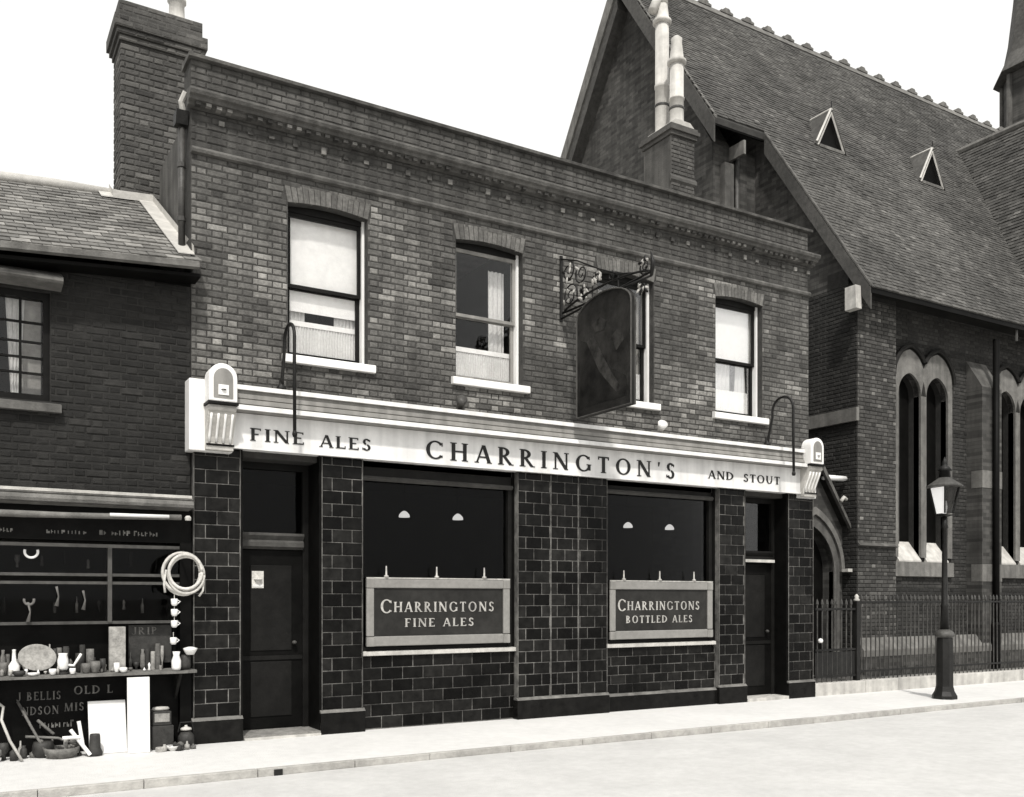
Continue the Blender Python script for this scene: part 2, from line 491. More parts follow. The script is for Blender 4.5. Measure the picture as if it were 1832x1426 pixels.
while x < 34:
    w = random.uniform(.8, 1.05)
    mb = MB().box(x + .003, x + w - .003, KERB_Y - .012 + jit(.004), KERB_Y + .06, -.25, .003 + jit(.002), 1)
    mb.build('kerbstone', 'kerb', kerb, bevel=.006)
    x += w
MB().box(2.63, 2.71, KERB_Y - .03, KERB_Y + .0, -.075, -.012).build('drain_outlet', 'iron', kerb)

# ------------------------------------------------------------------ the pub
pub = thing('pub', (7.2, 0, 0), 'two-storey brick pub with black tiled ground floor and white lettered fascia', 'pub')
PX0, PX1 = 2.30, 12.07
WIN = [(3.39, 4.38), (5.59, 6.59), (7.83, 8.83), (10.04, 11.02)]
WZ0, WSP, RISE = 4.44, 6.205, .042
def arch_z(x, a, b, base=WSP, rise=RISE):
    t = (x - a) / (b - a) * 2 - 1
    return base + rise * (1 - t * t)
# wall backing (mortar) with the four openings
mb = MB()
BZ0, BZ1 = 3.2, 6.53
xs = [PX0] + [v for w in WIN for v in w] + [PX1]
for i in range(0, len(xs), 2): mb.box(xs[i], xs[i + 1], 0, .34, BZ0, BZ1)
for a, b in WIN:
    mb.box(a, b, 0, .34, BZ0, WZ0 - .1)
    arcp = [(a + (b - a) * k / 10, arch_z(a + (b - a) * k / 10, a, b)) for k in range(11)]
    mb.prism(arcp + [(b, BZ1), (a, BZ1)], 'y', 0, .34)
mb.box(PX0, PX1, .02, .34, BZ1, 7.6)
mb.build('wall', 'mortar', pub)
def win_hole(z):
    out = []
    for a, b in WIN:
        if WZ0 - .11 < z < WSP + .02: out.append((a, b))
        elif WSP + .02 <= z < WSP + RISE + .16: out.append((a - .04, b + .04))
        if WZ0 - .115 < z < WZ0: out.append((a - .09, b + .09))
    return out
def tone_pub(x, z):
    """soot and washed patches: light bricks come in clusters, as rain has cleaned them"""
    c = noise.noise(Vector((x * 1.1, z * 1.5, 3.3))) + .5 * noise.noise(Vector((x * 2.7, z * 2.9, 8.1)))
    t = random.uniform(.68, 1.02) * (1 + .5 * c)
    q = random.random()
    if q < .10 + .7 * max(0, c): t *= random.uniform(1.35, 1.9)
    elif q > .86: t *= .66
    return max(.4, min(t, 2.0))
bricks = lay(PX0, PX1, 3.98, 6.52, holes=[win_hole])
def brick_vis(a, z):
    return a > 2.35 and z > 4.05
brick_field(bricks, -.008, .03, 'brick', pub, 240, 'brick', 'brickwork', tones=tone_pub, visible=brick_vis)
# frieze between string course and cornice, and parapet above: sooty brick
fr = lay(PX0, PX1, 6.60, 7.02) ; pa = lay(PX0, PX1, 7.2, 7.57)
mb = MB()
for b in fr: piece(mb, *b, .012, .04, (.7 + .3 * brick_tone(0, 0)) * .8)
for b in pa: piece(mb, *b, .012, .04, (.6 + .4 * brick_tone(0, 0)) * .9)
mb.build('frieze_brickwork', 'brick_frieze', pub, kind='stuff')
MB().prism([(.02, 6.51), (-.05, 6.525), (-.06, 6.555), (-.045, 6.585), (.02, 6.605)], 'x', PX0, PX1).build('string_course', 'stone_dark', pub)
MB().prism([(.02, 7.02), (-.05, 7.03), (-.06, 7.06), (-.11, 7.07), (-.12, 7.10), (-.155, 7.115), (-.17, 7.15), (-.165, 7.175), (.02, 7.215)], 'x', PX0 - .04, PX1 + .1).build('cornice', 'stone_dark', pub)
x = PX0 + .06                                                    # small worn dentils under the cornice lip
dms = []
for k in range(6):
    dms.append(MB().box(-.028, .028, -.10, .02, -.018, .014, [.5, .7, .9, 1.1, 1.6, 2.2][k]).mesh('dentil', 'brick_frieze', (0, 0, 0)))
while x < PX1 - .03:
    if random.random() > .12: place('dentil', random.choice(dms), (x, 0, 7.045 + jit(.004)), pub)
    x += .1138
for k in range(34):                                              # weathered stumps left on the frieze
    x = PX0 + .35 + k * .285 + jit(.04)
    MB().box(x - .03, x + .03, -.012 + jit(.006), .02, 6.88 + jit(.02), 6.93 + jit(.02), random.choice([.5, .6, 1.2, 1.8, 2.4])).build('frieze_stump', 'brick_frieze', pub)
MB().prism([(.34, 7.56), (-.05, 7.57), (-.055, 7.605), (.34, 7.64)], 'x', PX0 - .03, PX1 + .05).build('parapet_coping', 'stone_dark', pub)
# flanks, back, roof and floors
MB().box(PX0 + .005, PX0 + .3, .345, 1.84, 5.0, 7.02).build('flank_wall', 'render_grey', pub)
MB().box(PX0 + .005, PX0 + .3, .345, 7.5, 0, 4.99).build('party_wall', 'mortar_dark', pub)
MB().box(PX0 + .3, PX0 + .32, 1.85, 7.5, 5.0, 7.0).build('party_wall', 'mortar_dark', pub)
MB().box(PX1 - .3, PX1 - .004, .345, 7.5, 0, 7.02).build('flank_wall', 'brick_far_y', pub)
MB().box(PX0 + .33, PX1 - .31, 7.2, 7.5, 0, 7.0).build('back_wall', 'plaster_int', pub)
MB().box(PX0 + .31, PX1 - .3, .345, 7.5, 6.85, 7.0).build('roof_deck', 'lead', pub)
MB().box(PX0 + .31, PX1 - .31, .345, 7.19, 3.35, 3.6).build('upper_floor', 'plaster_int', pub)
MB().box(PX0 + .31, PX1 - .31, 3.6, 3.7, 0, 6.84).build('partition', 'plaster_int', pub)
MB().box(PX0 + .31, PX1 - .31, .5, 7.19, -.1, .05).build('ground_floor', 'wood_dark', pub)
for xx in (5.0, 7.2, 9.4): MB().box(xx, xx + .1, .36, 3.59, 3.61, 6.84).build('partition', 'plaster_int', pub)

# upper sash windows
def pleats(mb, x0, x1, y, z0, z1, amp=.012, pitch=.05, n=None, flare=0.0):
    n = n or max(8, int((x1 - x0) / pitch * 6))
    rows = [z0, (z0 + z1) / 2, z1]; vs, fs = [], []
    ph = random.random() * 6
    for z in rows:
        for i in range(n + 1):
            u = i / n; xx = x0 + (x1 - x0) * u
            yy = y + amp * math.sin(xx / pitch * 2 * math.pi + ph + .6 * math.sin(xx * 9)) * (1.0 - .3 * (z - z0) / (z1 - z0))
            vs.append((xx + flare * (z1 - z) * (u - .5), yy, z + .004 * math.sin(i * 1.3)))
    for r in range(2):
        for i in range(n):
            a = r * (n + 1) + i; fs.append((a, a + 1, a + n + 2, a + n + 1))
    return mb.add(vs, fs)
STYLE = ['blind', 'open', 'side', 'blind2']
for wi, (a, b) in enumerate(WIN):
    st = STYLE[wi]
    # frame: sash box, set back in the brick reveal
    mb = MB(); fw = .032
    mb.box(a + .001, a + fw, .10, .26, WZ0, WSP + .02); mb.box(b - fw, b - .001, .10, .26, WZ0, WSP + .02)
    top = [(a + fw + (b - a - 2 * fw) * k / 8, arch_z(a + fw + (b - a - 2 * fw) * k / 8, a, b) - .004) for k in range(9)]
    mb.box(a + fw - .002, b - fw + .002, .22, .26, WZ0 - .002, WZ0 + .02)
    win = mb.build('window', 'white_paint', pub)
    MB().prism([(a + fw, WSP - .05), (b - fw, WSP - .05)] + top[::-1], 'y', .12, .26).build('head_board', 'dark_paint', win)  # shade under the window head is put into the board's dark colour
    # upper sash in front plane, lower sash behind
    zm = 5.27; i0, i1 = a + fw + .002, b - fw - .002
    sashm = 'dark_paint' if st != 'open' else 'cream_grey'
    mb = MB().box(i0, i0 + .04, .135, .17, zm, WSP - .052).box(i1 - .04, i1, .135, .17, zm, WSP - .052)
    mb.box(i0 + .04, i1 - .04, .135, .17, zm, zm + .04).box(i0 + .04, i1 - .04, .135, .17, WSP - .1, WSP - .052)
    mb.build('upper_sash', sashm, win)
    mb = MB().box(i0, i0 + .045, .18, .215, WZ0 + .005, zm + .03).box(i1 - .045, i1, .18, .215, WZ0 + .005, zm + .03)
    mb.box(i0 + .045, i1 - .045, .18, .215, zm - .01, zm + .03).box(i0 + .045, i1 - .045, .18, .215, WZ0 + .005, WZ0 + .075)
    mb.build('lower_sash', sashm, win)
    MB().box(i0 + .04, i1 - .04, .150, .154, zm + .04, WSP - .1).build('pane', 'glass', win)
    MB().box(i0 + .045, i1 - .045, .196, .200, WZ0 + .075, zm - .01).build('pane', 'glass', win)
    # sill and brick arch
    MB().prism([(-.07, WZ0 - .105), (.1, WZ0 - .11), (.1, WZ0 + .012), (-.065, WZ0 - .012), (-.072, WZ0 - .02)], 'x', a - .07, b + .085).build('sill', 'white_paint', win, bevel=.006)
    n = 15; cxm = (a + b) / 2
    for k in range(n):
        u0, u1 = k / n, (k + 1) / n
        def pt(u, hgt):
            xx = a - .005 + (b - a + .01) * u; zz = arch_z(min(max(xx, a), b), a, b)
            return (xx + (xx - cxm) * .08 * hgt / .2, zz + hgt + (0 if hgt == 0 else -.02 * (arch_z(min(max(xx, a), b), a, b) - WSP) / RISE))
        p = [pt(u0 + .004, 0), pt(u1 - .004, 0), pt(u1 - .004, .2), pt(u0 + .004, .2)]
        mbk = MB().prism(p, 'y', -.009 + jit(.002), .03, random.uniform(.75, 1.2))
        mbk.build('arch_brick', 'brick', win)
    # curtains and blinds
    if st == 'blind':
        MB().box(i0 + .01, i1 - .01, .225, .229, 5.02, WSP - .06).build('blind', 'cloth_white', win)
        pleats(MB(), i0 + .01, i0 + .26, .27, 4.46, 5.6).build('curtain', 'cloth_net', win, smooth=True)
        pleats(MB(), i1 - .3, i1 - .01, .27, 4.46, 5.6).build('curtain', 'cloth_net', win, smooth=True)
        pleats(MB(), i0 + .01, i1 - .01, .235, 4.5, 4.88, .01, .035).build('half_curtain', 'cloth_net', win, smooth=True)
        MB().box(i0 + .01, i1 - .01, .222, .226, 4.85, 4.91).build('curtain_band', 'cloth_white', win)
    elif st == 'open':
        pleats(MB(), i1 - .33, i1 - .08, .3, 4.9, 6.0, .014, .07).build('curtain', 'cloth_net', win, smooth=True)
        pleats(MB(), i0 + .01, i1 - .01, .235, 4.5, 4.86, .01, .035).build('half_curtain', 'cloth_net', win, smooth=True)
        MB().box(i0 + .01, i1 - .01, .222, .226, 4.84, 4.9).build('curtain_band', 'cloth_white', win)
    elif st == 'side':
        pleats(MB(), i1 - .22, i1 - .03, .28, 4.5, 6.05, .014, .06).build('curtain', 'cloth_grey', win, smooth=True)
        pleats(MB(), i0 + .02, i0 + .25, .28, 4.5, 6.05, .014, .06).build('curtain', 'cloth_grey', win, smooth=True)
        pleats(MB(), i0 + .01, i1 - .01, .235, 4.5, 4.9, .01, .035).build('half_curtain', 'cloth_net', win, smooth=True)
    else:
        MB().box(i0 + .01, i1 - .01, .225, .229, 5.3, WSP - .06).build('blind', 'cloth_white', win)
        pleats(MB(), i0 + .01, i0 + .5, .26, 4.48, 5.4, .012, .09).build('curtain', 'cloth_net', win, smooth=True)
        pleats(MB(), i1 - .26, i1 - .1, .27, 4.48, 5.4, .012, .06, flare=.12).build('curtain', 'cloth_net', win, smooth=True)
        pleats(MB(), i0 + .01, i1 - .06, .235, 4.5, 4.86, .008, .04).build('half_curtain', 'cloth_white', win, smooth=True)

# ground floor: glazed tile pilasters, stall risers, windows, doors
TILES = []                          # (x0,x1,z0,z1,front,parent)
def tile_rows(x0, x1, z0, z1, front, parent, tw=.25, course=.152):
    for b in lay(x0, x1, z0, z1, course, tw, .009, bond='stretcher'): TILES.append(b + (front, parent))
PIL = [(2.31, 2.815), (3.77, 4.275), (6.46, 7.915), (10.02, 10.545), (11.5, 12.06)]
for x0, x1 in PIL:
    p = MB().box(x0 + .004, x1 - .004, -.095, .3, -.05, 3.27).build('pilaster', 'grout', pub)
    tile_rows(x0, x1, .285, 3.27, -.105, p)
    MB().box(x0 - .025, x1 + .025, -.135, .0, -.02, .245).build('plinth', 'glaze', p, bevel=.008)
    MB().prism([(-.14, .25), (-.10, .283), (-.03, .283), (-.03, .25)], 'x', x0 - .025, x1 + .025).build('plinth_moulding', 'stone_grey', p)
    if x1 - x0 > 1:
        for xx in (6.975, 7.425):
            MB().prism([(xx - .014, -.098), (xx, -.122), (xx + .014, -.098)], 'z', .285, 3.27).build('corner_bead_and_glint', 'grout', p)
    for xx in (x0, x1):                # pale bead, the glint on the glazed arris put into its colour
        MB().prism([(xx - .006, -.104), (xx, -.112), (xx + .006, -.104)], 'z', .285, 3.27).build('corner_bead_and_glint', 'grout', p)
r1 = MB().box(4.28, 6.455, -.01, .22, -.05, .90).build('stall_riser', 'grout', pub)
tile_rows(4.28, 6.455, .01, .895, -.02, r1, .28, .148)
r2 = MB().box(7.92, 10.015, -.01, .22, -.05, .90).build('stall_riser', 'grout', pub)
tile_rows(7.92, 10.015, .25, .895, -.02, r2, .26, .13)
MB().box(7.92, 10.015, -.075, -.0, -.03, .21).build('plinth', 'glaze', r2, bevel=.008)
MB().prism([(-.08, .213), (-.05, .246), (-.01, .246), (-.01, .213)], 'x', 7.92, 10.015).build('plinth_moulding', 'stone_grey', r2)
TILES.sort(key=lambda t: (Vector(((t[0] + t[1]) / 2, t[4], (t[2] + t[3]) / 2)) - cam.location).length - (t[1] - t[0]))
rest = MB(); steps = [.5, .7, .9, 1.1, 1.4, 1.9]
for i, (a, b, c, d, fy, par) in enumerate(TILES):
    tn = random.choice(steps)
    if i < 290: place('tile', shared_piece('glaze', b - a, d - c, .03, tn, 'y', .009, 'tile'), ((a + b) / 2, fy + jit(.0015), (c + d) / 2), par)
    else: piece(rest, a, b, c, d, fy, fy + .03, tn, .009)
rest.build('far_tiling', 'glaze', pub, kind='stuff')

def shop_window(x0, x1, zt):
    fr = MB()
    fr.box(x0, x1, .0, .1, zt, 3.27)                     # blind box over the glass
    fr.box(x0, x0 + .05, .0, .1, .96, zt).box(x1 - .06, x1, -.01, .12, .96, zt)
    fr.box(x0 + .05, x1 - .06, .0, .1, .96, 1.0)
    w = fr.build('shop_window', 'dark_paint', pub, bevel=.004)
    MB().prism([(-.02, zt - .02), (-.05, zt + .01), (-.02, zt + .04), (.0, zt + .04), (.0, zt - .02)], 'x', x0, x1).build('head_moulding', 'timber', w)
    MB().box(x0 + .05, x1 - .06, .05, .056, 1.0, zt).build('pane', 'glass_dark', w)
    MB().prism([(-.06, .90), (.1, .90), (.1, .965), (-.055, .95)], 'x', x0, x1 + .04).build('sill', 'stone_light', w, bevel=.004)
    return w
shop_window(4.28, 6.42, 3.05)
shop_window(7.92, 9.96, 3.10)
MB().box(9.965, 10.018, -.01, .12, .96, 3.27).build('jamb', 'black_paint', pub)
MB().box(6.425, 6.458, -.01, .12, .96, 3.27).build('jamb', 'black_paint', pub)

def door(x0, x1, y, zt, notice):
    d = MB().box(x0 + .07, x1 - .07, y, y + .05, .06, zt).build('door', 'black_paint', pub)
    for z0, z1 in ((.2, .85), (.98, zt - .18)):
        MB().box(x0 + .2, x1 - .2, y - .012, y - .001, z0, z1).build('door_panel', 'dark_paint', d, bevel=.006)
    MB().box(x0 + .07, x1 - .07, y - .016, y - .0005, .87, .92).build('push_bar', 'dark_paint', d)
    MB().lathe([(.012, 0), (.03, .01), (.03, .03), (.01, .045)], (x1 - .18, y - .05, 1.05), 10).build('door_knob', 'iron_grey', d, smooth=True)
    fr = MB().box(x0, x0 + .07, y - .03, y + .08, .05, 3.27).box(x1 - .07, x1, y - .03, y + .08, .05, 3.27)
    fr.box(x0 + .07, x1 - .07, y - .03, y + .08, 3.12, 3.27)
    f = fr.build('door_frame', 'dark_paint', pub)
    MB().prism([(y - .03, zt + .01), (y - .075, zt + .04), (y - .075, zt + .09), (y - .05, zt + .12), (y - .09, zt + .17), (y - .09, zt + .2), (y + .06, zt + .2), (y + .06, zt + .01)], 'x', x0 + .071, x1 - .071).build('transom', 'timber' if notice else 'dark_paint', f)
    MB().box(x0 + .07, x1 - .07, y + .02, y + .026, zt + .2, 3.12).build('fanlight', 'glass_dark', f)
    for s in (x0 - .03, x1 + .0):
        MB().box(s, s + .03, -.09, y + .09, 0, 3.27).build('reveal', 'black_paint', f)
    MB().box(x0, x1, -.14, y + .06, -.05, .05).build('door_step', 'stone_light' if not notice else 'step_tile', f)
    return d
dl = door(2.845, 3.74, .33, 2.17, True)
n = MB().box(3.06, 3.2, .316, .318, 1.72, 1.92).build('notice', 'paper', dl)
MB().box(3.07, 3.19, .312, .3155, 1.735, 1.765).build('notice_caption', 'board_white', dl)
MB().lathe([(0, 0), (.05, .001), (.05, .004), (0, .005)], (3.13, .31, 1.82), 8).build('emblem', 'board_white', dl)
MB().box(2.85, 3.735, -.17, -.142, -.02, .028).build('step_edge', 'stone_light', pub)
drr = door(10.575, 11.47, .2, 2.15, False)
MB().box(10.58, 11.4, .095, .13, 2.17, 2.215).build('transom_strip', 'stone_light', pub)
MB().box(PX0 + .31, PX1 - .31, .36, .4, 3.28, 3.34).build('bressummer', 'wood_dark', pub)

# fascia: board, stepped cornice, end blocks with consoles
fb = MB().box(2.70, 11.69, -.20, .0, 3.272, 3.66).build('fascia_board', 'fascia_paint', pub)
MB().box(2.70, 11.69, -.215, -.201, 3.262, 3.285).build('fascia_bead', 'fascia_paint', fb)
prof = [(0, 4.0), (-.25, 3.955), (-.275, 3.95), (-.28, 3.905), (-.25, 3.895), (-.25, 3.868), (-.272, 3.862), (-.275, 3.815), (-.262, 3.808), (-.29, 3.795), (-.30, 3.748), (-.285, 3.742), (-.315, 3.73), (-.34, 3.722), (-.345, 3.668), (-.0, 3.662)]
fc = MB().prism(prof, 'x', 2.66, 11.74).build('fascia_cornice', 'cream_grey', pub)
MB().prism([(-.276, 3.957), (-.290, 3.957), (-.294, 3.906), (-.281, 3.904)], 'x', 2.67, 11.73).build('cornice_fillet', 'fascia_paint', fc)  # white fillets on grey bands put the light on the steps into colour
MB().prism([(-.346, 3.724), (-.358, 3.724), (-.362, 3.672), (-.346, 3.67)], 'x', 2.67, 11.73).build('cornice_fillet', 'fascia_paint', fc)
text('FINE', 2.90, 3.525, 3.365, .14, -.202, 'letter_black', fb, .16)
text('ALES', 3.70, 4.35, 3.36, .14, -.202, 'letter_black', fb, .16)
text("CHARRINGTON'S", 5.06, 9.07, 3.33, .225, -.202, 'letter_black', fb, .34)
text('AND', 9.70, 10.22, 3.385, .12, -.202, 'letter_black', fb, .12)
text('STOUT', 10.42, 11.2, 3.38, .12, -.202, 'letter_black', fb, .14)
def end_block(x0, x1, label):
    b = MB().box(x0, x1, -.22, .0, 3.205, 3.985).build('fascia_block', 'white_paint', pub, bevel=.01)
    c0, c1 = (x0 + .16, x1 + .0) if x0 < 5 else (x0 - .02, x1 - .06)
    cm, rr = (c0 + c1) / 2, (c1 - c0) / 2
    poly = [(c0, 3.72), (c1, 3.72)] + [(cm + rr * math.cos(R(a)), 3.985 + .15 * math.sin(R(a))) for a in range(0, 181, 15)]
    h = MB().prism(poly, 'y', -.43, -.221).build('arched_head', 'white_paint', b, bevel=.012)
    inner = [(c0 + .05, 3.76), (c1 - .05, 3.76)] + [(cm + (rr - .05) * math.cos(R(a)), 3.97 + .11 * math.sin(R(a))) for a in range(0, 181, 15)]
    MB().prism(inner, 'y', -.438, -.4305).build('head_panel', 'cream_grey', h)
    MB().box(cm - .055, cm + .055, -.447, -.4385, 3.79, 3.9).build('rosette', 'white_paint', h)
    MB().lathe([(.0, 0), (.028, 0), (.028, .004), (.0, .004)], (cm, -.449, 3.845), 8).build('rosette_eye', 'dark_paint', h)
    # scroll console below: reeded S profile
    pr = [(-.2, 3.21), (-.28, 3.215), (-.285, 3.26), (-.265, 3.27), (-.262, 3.3), (-.275, 3.36), (-.31, 3.44), (-.35, 3.52), (-.375, 3.58), (-.38, 3.62), (-.4, 3.625), (-.415, 3.65), (-.4, 3.69), (-.2, 3.69)]
    cs = MB().prism(pr, 'x', c0 + .005, c1 - .005).build('console', 'stone_light', b, bevel=.006)
    for k in range(4):
        xx = c0 + .04 + (c1 - c0 - .08) * k / 3
        MB().tube([(xx, -.264, 3.3), (xx, -.282, 3.37), (xx, -.318, 3.45), (xx, -.357, 3.53), (xx, -.38, 3.6)], .014, 6).build('reed', 'white_paint', cs, smooth=True)
    MB().box(c0 - .01, c1 + .01, -.445, -.222, 3.692, 3.718).build('console_cap', 'dark_paint', b)
    MB().box(c0 + .002, c1 - .002, -.297, -.288, 3.262, 3.282).build('console_groove', 'black_paint', cs)
end_block(2.235, 2.70, '')
end_block(11.67, 12.0, '')

# chimneys
ch = MB().box(1.85, 2.80, 1.835, 2.40, 5.5, 9.02).build('chimney', 'mortar_frieze', pub)
cb = lay(1.84, 2.81, 6.2, 8.55)
brick_field(cb, 1.825, .03, 'brick_chimney', ch, 150, 'chimney_brick', 'chimney_brickwork', visible=lambda a, z: z > 6.7 and (a < 2.3 or z > 7.3))
mb = MB()
for b in lay(1.83, 2.40, 6.2, 8.55): piece(mb, *b, 1.84, 1.86, brick_tone(0, 0), face='x')
mb.build('chimney_flank', 'brick_chimney', ch, kind='stuff')
for z0, z1, e in ((8.555, 8.62, .03), (8.625, 8.69, .06), (8.695, 8.84, .09), (8.845, 9.05, .035)):
    mb = MB().box(1.85 - e + .005, 2.80 + e - .005, 1.83 - e + .005, 2.405 + e, z0, z1 - .003)
    for b in lay(1.85 - e, 2.80 + e, z0, z1, .07): piece(mb, *b, 1.83 - e, 1.85 - e + .01, brick_tone(0, 0))
    mb.build('chimney_cap', 'brick_chimney', ch)
for xx, hh in ((2.58, .42),):
    MB().lathe([(.13, 0), (.14, .05), (.105, .08), (.095, hh - .06), (.12, hh - .04), (.12, hh), (.09, hh)], (xx, 2.15, 9.045), 16).build('chimney_pot', 'pot_clay', ch, smooth=True)
rc = MB().box(11.64, 12.20, 2.905, 3.7, 6.4, 10.3).build('chimney', 'mortar_frieze', pub)
mb = MB()
for b in lay(11.63, 12.21, 8.6, 10.28): piece(mb, *b, 2.893, 2.92, brick_tone(0, 0))
mb.build('chimney_brickwork', 'brick_chimney', rc, kind='stuff')
MB().box(11.625, 11.638, 2.9, 3.7, 8.6, 10.28).build('chimney_render', 'render_grey', rc)
MB().prism([(2.86, 9.45), (2.86, 9.5), (2.9, 9.56), (2.9, 9.4)], 'x', 11.6, 12.24).build('chimney_ledge', 'brick_chimney', rc)
for z0, z1, e in ((10.30, 10.37, .04), (10.375, 10.44, .08), (10.445, 10.50, .05)):
    MB().box(11.64 - e, 12.20 + e, 2.9 - e, 3.7 + e, z0, z1).build('chimney_cap', 'brick_chimney', rc)
MB().prism([(11.6, 10.5), (12.24, 10.5), (12.1, 10.62), (11.74, 10.62)], 'y', 2.9, 3.68).build('chimney_flaunching', 'lead', rc)
def pot(x, y, z0, z1, r, top):
    h = z1 - z0
    p = MB().lathe([(r * 1.1, 0), (r * 1.05, .06), (r, .1), (r, h * .42), (r * 1.1, h * .425), (r * 1.1, h * .45), (r, h * .455), (r * .97, h - .0)], (x, y, z0), 16).build('chimney_pot', 'pot_clay', rc, smooth=True)
    MB().lathe([(r * 1.02, 0), (r * 1.35, .03), (r * 1.35, .08), (r * 1.0, .12), (r * .75, .42), (r * .8, .5), (r * .4, .55)], (x, y, z1 + .001), 16).build('pot_cowl', 'pot_clay', p, smooth=True)
    MB().lathe([(r * 1.04, 0), (r * 1.1, .01), (r * 1.1, .04), (r * 1.04, .05)], (x, y, z0 + h * .25), 16).build('pot_band', 'iron_grey', p)
    if top:
        MB().tube([(x, y, z1 + .45), (x - .1, y, z1 + .5), (x - .24, y, z1 + .2)], .09, 10).build('pot_elbow', 'pot_clay', p, smooth=True)
        MB().tube([(x, y, z1 + .4), (x, y, z1 + 1.0)], [.12, .1], 12).build('pot_stack', 'pot_clay', p, smooth=True)
pot(11.93, 3.52, 10.6, 12.75, .135, True)
pot(11.92, 3.08, 10.6, 11.75, .135, False)

# rainwater pipe on the left flank with its hopper head
dp = MB().tube([(2.235, .16, 6.84), (2.235, .16, 5.35)], .038, 10).build('downpipe', 'iron_grey', pub, smooth=True)
MB().prism([(.06, 7.0), (.26, 7.0), (.22, 6.86), (.1, 6.86)], 'x', 2.16, 2.29).build('hopper_head', 'iron', dp)
MB().tube([(2.24, .12, 7.02), (2.22, .1, 7.1), (2.26, .06, 7.2)], .035, 8).build('spout', 'lead', dp)
for z in (6.4, 5.8): MB().lathe([(.048, 0), (.048, .05)], (2.235, .16, z), 10).build('pipe_collar', 'iron_grey', dp)

# signs hung inside the two pub windows
def window_sign(x0, x1, line2, label, l1, l2):
    t = thing('window_sign', ((x0 + x1) / 2, -.06, 1.02), label, 'sign', 'framed signs standing in the pub windows')
    z0, z1, y = 1.015, 1.835, -.07
    MB().box(x0 + .03, x1 - .03, y + .012, y + .03, z0 + .05, z1 - .03).build('panel', 'sign_panel', t)
    for nm, bx in (('rail', (x0 + .1, x1 - .1, z1 - .11, z1)), ('rail', (x0 + .1, x1 - .1, z0, z0 + .12)), ('stile', (x0, x0 + .1, z0 + .12, z1 - .11)), ('stile', (x1 - .1, x1, z0 + .12, z1 - .11))):
        MB().box(bx[0], bx[1], y - .012, y + .02, bx[2], bx[3]).build(nm, 'mirror_frame', t, bevel=.01)
    for cx_ in (x0, x1 - .105):
        for cz in (z0 - .002, z1 - .112):
            MB().box(cx_, cx_ + .105, y - .02, y + .022, cz, cz + .115).build('corner_block', 'cream_grey', t, bevel=.008)
    MB().box(x0, x1, y - .012, y + .0, z1 + .003, z1 + .02).build('top_strip', 'letter_silver', t)
    for u in (.13, .47, .81):
        xx = x0 + (x1 - x0) * u
        c = MB().lathe([(.03, 0), (.03, .02), (.012, .03), (.008, .14)], (xx, y, z1 + .02), 10).build('clip', 'letter_silver', t, smooth=True)
    text('CHARRINGTONS', l1[0], l1[1], 1.43, .125, y + .010, 'letter_silver', t, .2, 1.35, .005)
    text(line2, l2[0], l2[1], 1.245, .105, y + .010, 'letter_silver', t, .2, 1.0, .005)
window_sign(4.335, 6.35, 'FINE ALES', 'silver-framed sign lettered Fine Ales in the pub window nearer the junk shop', (4.52, 6.12), (4.85, 5.82))
window_sign(7.985, 9.91, 'BOTTLED ALES', 'silver-framed sign lettered Bottled Ales in the pub window nearer the church', (8.13, 9.66), (8.28, 9.52))

# pendant lamps in the bar
for (xx, zz, lb) in ((5.32, 2.735, 'white pendant lamp on the left behind the Fine Ales window'), (6.14, 2.735, 'white pendant lamp on the right behind the Fine Ales window'),
                     (9.14, 2.74, 'white pendant lamp on the left behind the Bottled Ales window'), (9.98, 2.74, 'white pendant lamp on the right behind the Bottled Ales window')):
    t = thing('pendant_lamp', (xx, 1.0, zz), lb, 'lamp', 'pendant lamps in the bar')
    MB().lathe([(.075, -.035), (.07, .0), (.04, .035), (.015, .05)], (xx, 1.0, zz), 14).build('lamp_shade', 'lamp_glow', t, smooth=True)
    MB().tube([(xx, 1.0, zz + .07), (xx, 1.0, 3.35)], .006, 6).build('cord', 'iron', t)

# swan-neck pipes over the fascia
def swan(x, outer, zbot, label):
    t = thing('swan_neck_pipe', (x, -.2, 3.95), label, 'pipe', 'swan-neck pipes over the fascia')
    pts = [(x, -.17, 3.97), (x, -.2, 4.1), (x, -.28, 4.4)]
    c = (-.28 + outer) / 2; r = (-.28 - outer) / 2
    pts += [(x, c + r * math.cos(R(a)), 4.48 + r * .95 * math.sin(R(a))) for a in range(0, 181, 20)]
    pts += [(x, outer, 4.2), (x, outer - .01, zbot)]
    MB().tube(pts, .02, 8).build('pipe', 'iron', t, smooth=True)
    MB().lathe([(.05, 0), (.06, .03), (.035, .06), (.025, .14)], (x, -.17, 3.965), 10).build('foot', 'iron', t, smooth=True)
    MB().lathe([(.022, 0), (.03, .03), (.02, .07)], (x, outer - .01, zbot - .05), 8).build('nozzle', 'iron', t, smooth=True)
swan(3.264, -.64, 3.42, 'tall black swan-neck pipe standing on the fascia beside the leftmost sash window')
swan(10.955, -.7, 3.5, 'black swan-neck pipe arching over the right end of the fascia')
for xx, m_, lb in ((5.56, 'iron_grey', 'small dark spotlight on the fascia cornice below the second sash window'), (8.81, 'ceramic', 'small white spotlight on the fascia cornice below the hanging sign')):
    t = thing('spotlight', (xx, -.2, 3.96), lb, 'spotlight', 'spotlights on the fascia cornice')
    MB().tube([(xx + .03, -.12, 4.0), (xx + .0, -.2, 4.06), (xx - .02, -.26, 4.1)], [.035, .055, .075], 12).build('lamp_head', m_, t, smooth=True)
    MB().tube([(xx + .02, -.15, 3.955), (xx + .02, -.15, 4.03)], .022, 8).build('foot', 'iron', t)

